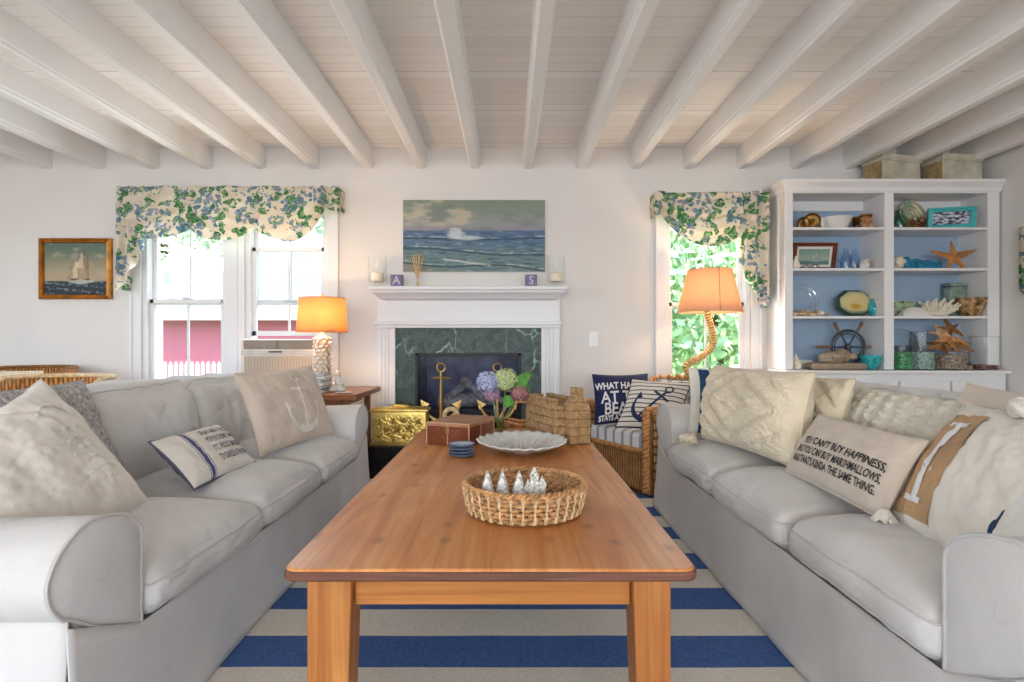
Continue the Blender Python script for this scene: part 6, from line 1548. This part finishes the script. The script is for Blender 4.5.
def text_on(parent, surf, dims, txt, size, a0, b0, mat, bold=0.0, squeeze=1.0, align='CENTER', shear=0.0, rot=0.0, name='lettering'):
    vs, fs = letter_mesh(txt, size, 1, bold, align, shear); return on_pillow(parent, surf, dims, [(v.x*squeeze, v.y) for v in vs], fs, a0, b0, name, mat, rot)
def ribbon2d(pts, w):
    """flat stroke"""
    vs = []; fs = []; n = len(pts)
    for i, p in enumerate(pts):
        a = Vector(pts[max(0, i-1)]); b = Vector(pts[min(n-1, i+1)]); d = (b-a).normalized(); ww = w[i] if isinstance(w, list) else w
        q = Vector((-d.y, d.x))*ww/2; vs += [Vector(p)+q, Vector(p)-q]
    for i in range(n-1): fs.append((2*i, 2*i+1, 2*i+3, 2*i+2))
    return [(v.x, v.y) for v in vs], fs
def anchor2d(h):
    V_, F_ = [], []
    def put(r): o = len(V_); V_.extend(r[0]); F_.extend([tuple(i+o for i in f) for f in r[1]])
    put(ribbon2d([(0, -0.42*h), (0, 0.33*h)], 0.055*h)); put(ribbon2d([(-0.2*h, 0.2*h), (0.2*h, 0.2*h)], 0.05*h))
    put(ribbon2d([(0.075*h*math.cos(2*PI*i/16), 0.41*h+0.075*h*math.sin(2*PI*i/16)) for i in range(17)], 0.035*h))
    n = 20; put(ribbon2d([(0.36*h*math.sin(a), -0.08*h-0.36*h*math.cos(a)) for a in [-1.45+2.9*i/n for i in range(n+1)]], [0.02*h+0.075*h*math.cos((i-n/2)/(n/2)*1.35) for i in range(n+1)]))
    for s_ in (-1, 1): o = len(V_); V_.extend([(s_*0.42*h, 0.02*h), (s_*0.26*h, -0.06*h), (s_*0.38*h, -0.16*h)]); F_.append((o, o+1, o+2))
    return V_, F_
def tassel(parent, p, mat, r=0.032, d=(0, 0, -1)):
    g = G(); p = Vector(p); g.ball(p, r, 14, 10, (1.25, 1.0, 0.75), 0.5, 45)
    for k in range(12):
        a = k*2.4; e = Vector((math.cos(a), math.sin(a), 0))*r*0.9; g.tube([p, p+e+Vector((0, 0, -r*0.2)), p+e*1.45+Vector((0, 0, -r*0.55))], [0.008, 0.007, 0.004], 5)
    g.build('tassel', mat, parent)

# left sofa
t, fr_, sf, dm = pillow('throw_pillow', (-1.10, 1.13, 0.40), (-1.12, 1.79, 0.43), (-1.34, 1.13, 0.60), 0.20, M['quilt'], 'large ivory pillow embroidered with a leaf at the near end of the left sofa', amp=0.011, fr=8, pinch=0.07, TR=(-1.47, 1.80, 0.815), n=70, group='pillows on the left sofa')
for k in range(6):
    pts = [(-0.11+0.03*i/10*1.0+0.15*i/10, 0.055-0.024*k+0.022*math.sin(PI*i/10)) for i in range(11)]
    r2 = ribbon2d(pts, [0.009*math.sin(PI*min(0.97, max(.08, i/10))) for i in range(11)]); on_pillow(fr_, sf, dm, r2[0], r2[1], 0.55, -0.28, 'stitched_leaf', M['quilt'], 0, 0.004)
for (a, b, s_) in ((0.1, 0.35, 1.0), (0.62, 0.15, 0.7)):
    pts = [(0.16*s_*math.cos(q), 0.08*s_*math.sin(q)) for q in [PI*i/16 for i in range(17)]]; r2 = ribbon2d(pts, 0.007); on_pillow(fr_, sf, dm, r2[0], r2[1], a, b, 'stitched_leaf', M['quilt'], -0.5, 0.004)
pillow('throw_pillow', (-1.33, 1.40, 0.44), (-1.33, 2.02, 0.44), (-1.47, 1.36, 0.80), 0.13, M['knit_grey'], 'grey marled knit pillow behind the ivory leaf pillow', amp=0.010, group='pillows on the left sofa')
t, fr_, sf, dm = pillow('throw_pillow', (-1.08, 2.49, 0.435), (-0.94, 3.09, 0.445), (-1.245, 2.60, 0.79), 0.15, M['linen'], 'oatmeal pillow with a white anchor at the far end of the left sofa', amp=0.008, group='pillows on the left sofa')
a2 = anchor2d(0.34); on_pillow(fr_, sf, dm, a2[0], a2[1], 0.06, -0.04, 'anchor_print', m_plain('faded_white_print', (226, 218, 208), 0.9), -0.06)
r2 = ribbon2d([(0, -0.17), (0, 0.17)], 0.004)
for a in (-0.80, -0.74): on_pillow(fr_, sf, dm, r2[0], r2[1], a, 0, 'edge_stripe', M['slip_pipe'], 0)
t, fr_, sf, dm = pillow('lumbar_pillow', (-1.06, 1.93, 0.435), (-1.04, 2.36, 0.435), (-1.25, 1.99, 0.585), 0.10, M['lumbar'], 'small white lumbar pillow with grey lettering and a blue stripe on the left sofa', amp=0.005, group='pillows on the left sofa', seam=M['grey_ink'])
for k, tx in enumerate(("LIFE ISN'T ABOUT WAITING", "FOR THE STORM TO PASS", "IT'S ABOUT LEARNING", "TO DANCE IN THE RAIN")):
    text_on(fr_, sf, dm, tx, 0.040, 0.36, 0.56-0.37*k, M['grey_ink'], 0.0006, (0.42, 0.45, 0.50, 0.48)[k])
# right sofa
def tuft(a, b):
    d = abs(a*1.0)+abs(b*1.0); r = math.cos(d*PI*3.2); e = math.cos((a+b)*60)*math.cos((a-b)*60)
    return 0.012*(abs(((d*2.1) % 1)-0.5)*2)**0.6*2-0.006+0.004*e+0.006*noise.noise(Vector((a*30, b*30, 1)))
t, fr_, sf, dm = pillow('tufted_pillow', (0.945, 2.78, 0.47), (1.055, 2.07, 0.47), (1.035, 2.84, 0.82), 0.21, M['tuft'], 'large ivory tufted diamond pillow at the far end of the right sofa', amp=0.008, n=110, group='pillows on the right sofa', disp=tuft)
tassel(t, (0.865, 2.74, 0.475), M['tuft'])
t, fr_, sf, dm = pillow('tufted_pillow', (1.17, 2.62, 0.47), (1.20, 2.12, 0.47), (1.27, 2.64, 0.795), 0.14, M['tuft'], 'second ivory tufted pillow half hidden behind the large tufted one', amp=0.010, n=70, group='pillows on the right sofa', disp=tuft)
t, fr_, sf, dm = pillow('throw_pillow', (0.915, 2.905, 0.465), (1.33, 2.93, 0.465), (0.935, 2.955, 0.80), 0.09, M['widestripe'], 'white pillow with a wide blue stripe against the far arm of the right sofa', amp=0.004, group='pillows on the right sofa', seam=M['canvas'])
t, fr_, sf, dm = pillow('lumbar_pillow', (1.01, 2.08, 0.465), (0.985, 1.50, 0.465), (1.155, 2.12, 0.665), 0.12, M['canvas_beige'], 'beige lumbar pillow with black lettering about happiness on the right sofa', amp=0.005, pinch=0.04, n=60, group='pillows on the right sofa')
for k, tx in enumerate(("YOU CAN'T BUY HAPPINESS,", "BUT YOU CAN BUY MARSHMALLOWS,", "AND THAT'S KINDA THE SAME THING.")):
    text_on(fr_, sf, dm, tx, 0.036, 0.10-0.02*k, 0.02-0.29*k, M['black_ink'], 0.0007, (1.0, 0.76, 0.76)[k])
def cable(a, b):
    x = a*11; c_ = math.cos(x*2*PI/2.2); tw = math.sin(b*26+(PI if int((x+20)/2.2) % 2 else 0))
    return 0.014*max(0, c_)*(0.6+0.4*tw)+0.003*math.cos(a*160)*math.cos(b*60)
pillow('knit_pillow', (1.25, 2.24, 0.47), (1.25, 1.50, 0.47), (1.40, 2.28, 0.755), 0.14, M['knit'], 'cream cable-knit pillow behind the lettered lumbar pillow', amp=0.006, n=110, group='pillows on the right sofa', disp=cable)
pillow('throw_pillow', (1.27, 1.84, 0.47), (1.22, 1.22, 0.47), (1.44, 1.79, 0.805), 0.12, M['canvas_beige'], 'beige cotton pillow whose peaked corner shows behind the letter I pillow', amp=0.008, pinch=0.12, group='pillows on the right sofa')
t, fr_, sf, dm = pillow('throw_pillow', (1.035, 1.555, 0.455), (0.945, 1.02, 0.455), (1.315, 1.64, 0.755), 0.14, M['canvas'], 'white canvas pillow with a brown burlap panel bearing a letter I', amp=0.009, pinch=0.05, n=60, group='pillows on the right sofa')
W2, H2 = dm
pn = [(-0.125, -H2*0.90), (0.125-0.05, -H2*0.90), (0.125-0.05, H2*0.72), (-0.125, H2*0.72)]
def rectgrid(x0, x1, y0, y1, n=8):
    vs = [(lerp(x0, x1, i/n), lerp(y0, y1, j/n)) for i in range(n+1) for j in range(n+1)]; return vs, [(i*(n+1)+j, (i+1)*(n+1)+j, (i+1)*(n+1)+j+1, i*(n+1)+j+1) for i in range(n) for j in range(n)]
r2 = rectgrid(-0.095, 0.085, -H2*0.90, H2*0.72); pn_ = on_pillow(fr_, sf, dm, r2[0], r2[1], -0.52, 0.0, 'burlap_panel', M['burlap'], 0, 0.003, 0.03)
for r_ in (rectgrid(-0.014, 0.014, -H2*0.66, H2*0.50), rectgrid(-0.045, 0.045, H2*0.47, H2*0.55), rectgrid(-0.045, 0.045, -H2*0.72, -H2*0.64)):
    on_pillow(pn_, sf, dm, r_[0], r_[1], -0.535, 0.0, 'letter', M['white_ink'], 0, 0.0055, 0.03)
for p in ((-0.99, -0.99),): tassel(t, P(884, 516, 1.50), M['canvas'], 0.022)
g = G(); kp = sf(0.15, 0.98)
for k in range(3):
    g.tube([kp+Vector((0.05*math.cos(a)*(1-0.2*k), -0.045*math.sin(a)+0.01*k, 0.018+0.014*math.sin(a*2+k*2))) for a in [2*PI*i/20 for i in range(20)]], 0.011, 7, closed=True)
g.build('knotted_tie', M['canvas'], t)
nearm = uvmat('beige_border_stripe', lambda t, u, v: t.mix(band(t, u, 0.14, 0.26), t.mix(t.math('LESS_THAN', u, 0.13), (230, 226, 218), (206, 194, 178)), (44, 66, 98)))
pillow('throw_pillow', (0.985, 1.23, 0.475), (0.87, 0.86, 0.475), (1.26, 1.31, 0.735), 0.10, nearm, 'white pillow with beige border and navy band behind the near right arm', amp=0.004, group='pillows on the right sofa', seam=M['canvas'])
# wicker chair pillows
t, fr_, sf, dm = pillow('throw_pillow', (0.565, 3.74, 0.395), (0.96, 3.82, 0.395), (0.575, 3.90, 0.715), 0.11, M['navy'], 'navy pillow with white beach lettering on the wicker armchair', amp=0.004, group='pillows on the wicker armchair')
for tx, s_, b, sq in (("WHAT HAPPENS", 0.072, 0.42, 0.75), ("AT THE", 0.115, -0.05, 0.85), ("BEACH", 0.115, -0.50, 0.80), ("STAYS AT THE BEACH", 0.052, -0.84, 0.70)): text_on(fr_, sf, dm, tx, s_, 0.0, b, M['white_ink'], 0.0022, sq)
t, fr_, sf, dm = pillow('throw_pillow', (0.675, 3.60, 0.40), (1.02, 3.45, 0.385), (0.81, 3.74, 0.695), 0.11, M['navystripe'], 'navy striped pillow with a dark anchor on the wicker armchair', amp=0.004, group='pillows on the wicker armchair')
a2 = anchor2d(0.30); on_pillow(fr_, sf, dm, a2[0], a2[1], 0.05, -0.05, 'anchor_print', M['navy_ink'], -0.6)
plaid = uvmat('pale_plaid', lambda t, u, v: t.mix(t.math('MULTIPLY', stripes(t, u, 4, 0.4), 0.6), t.mix(t.math('MULTIPLY', stripes(t, v, 4, 0.4), 0.6), (224, 222, 218), (112, 126, 156)), (100, 116, 150)))
pillow('throw_pillow', (0.99, 3.86, 0.40), (1.24, 3.68, 0.40), (1.03, 3.94, 0.685), 0.09, plaid, 'pale blue plaid pillow behind the anchor pillow on the wicker armchair', amp=0.004, group='pillows on the wicker armchair')
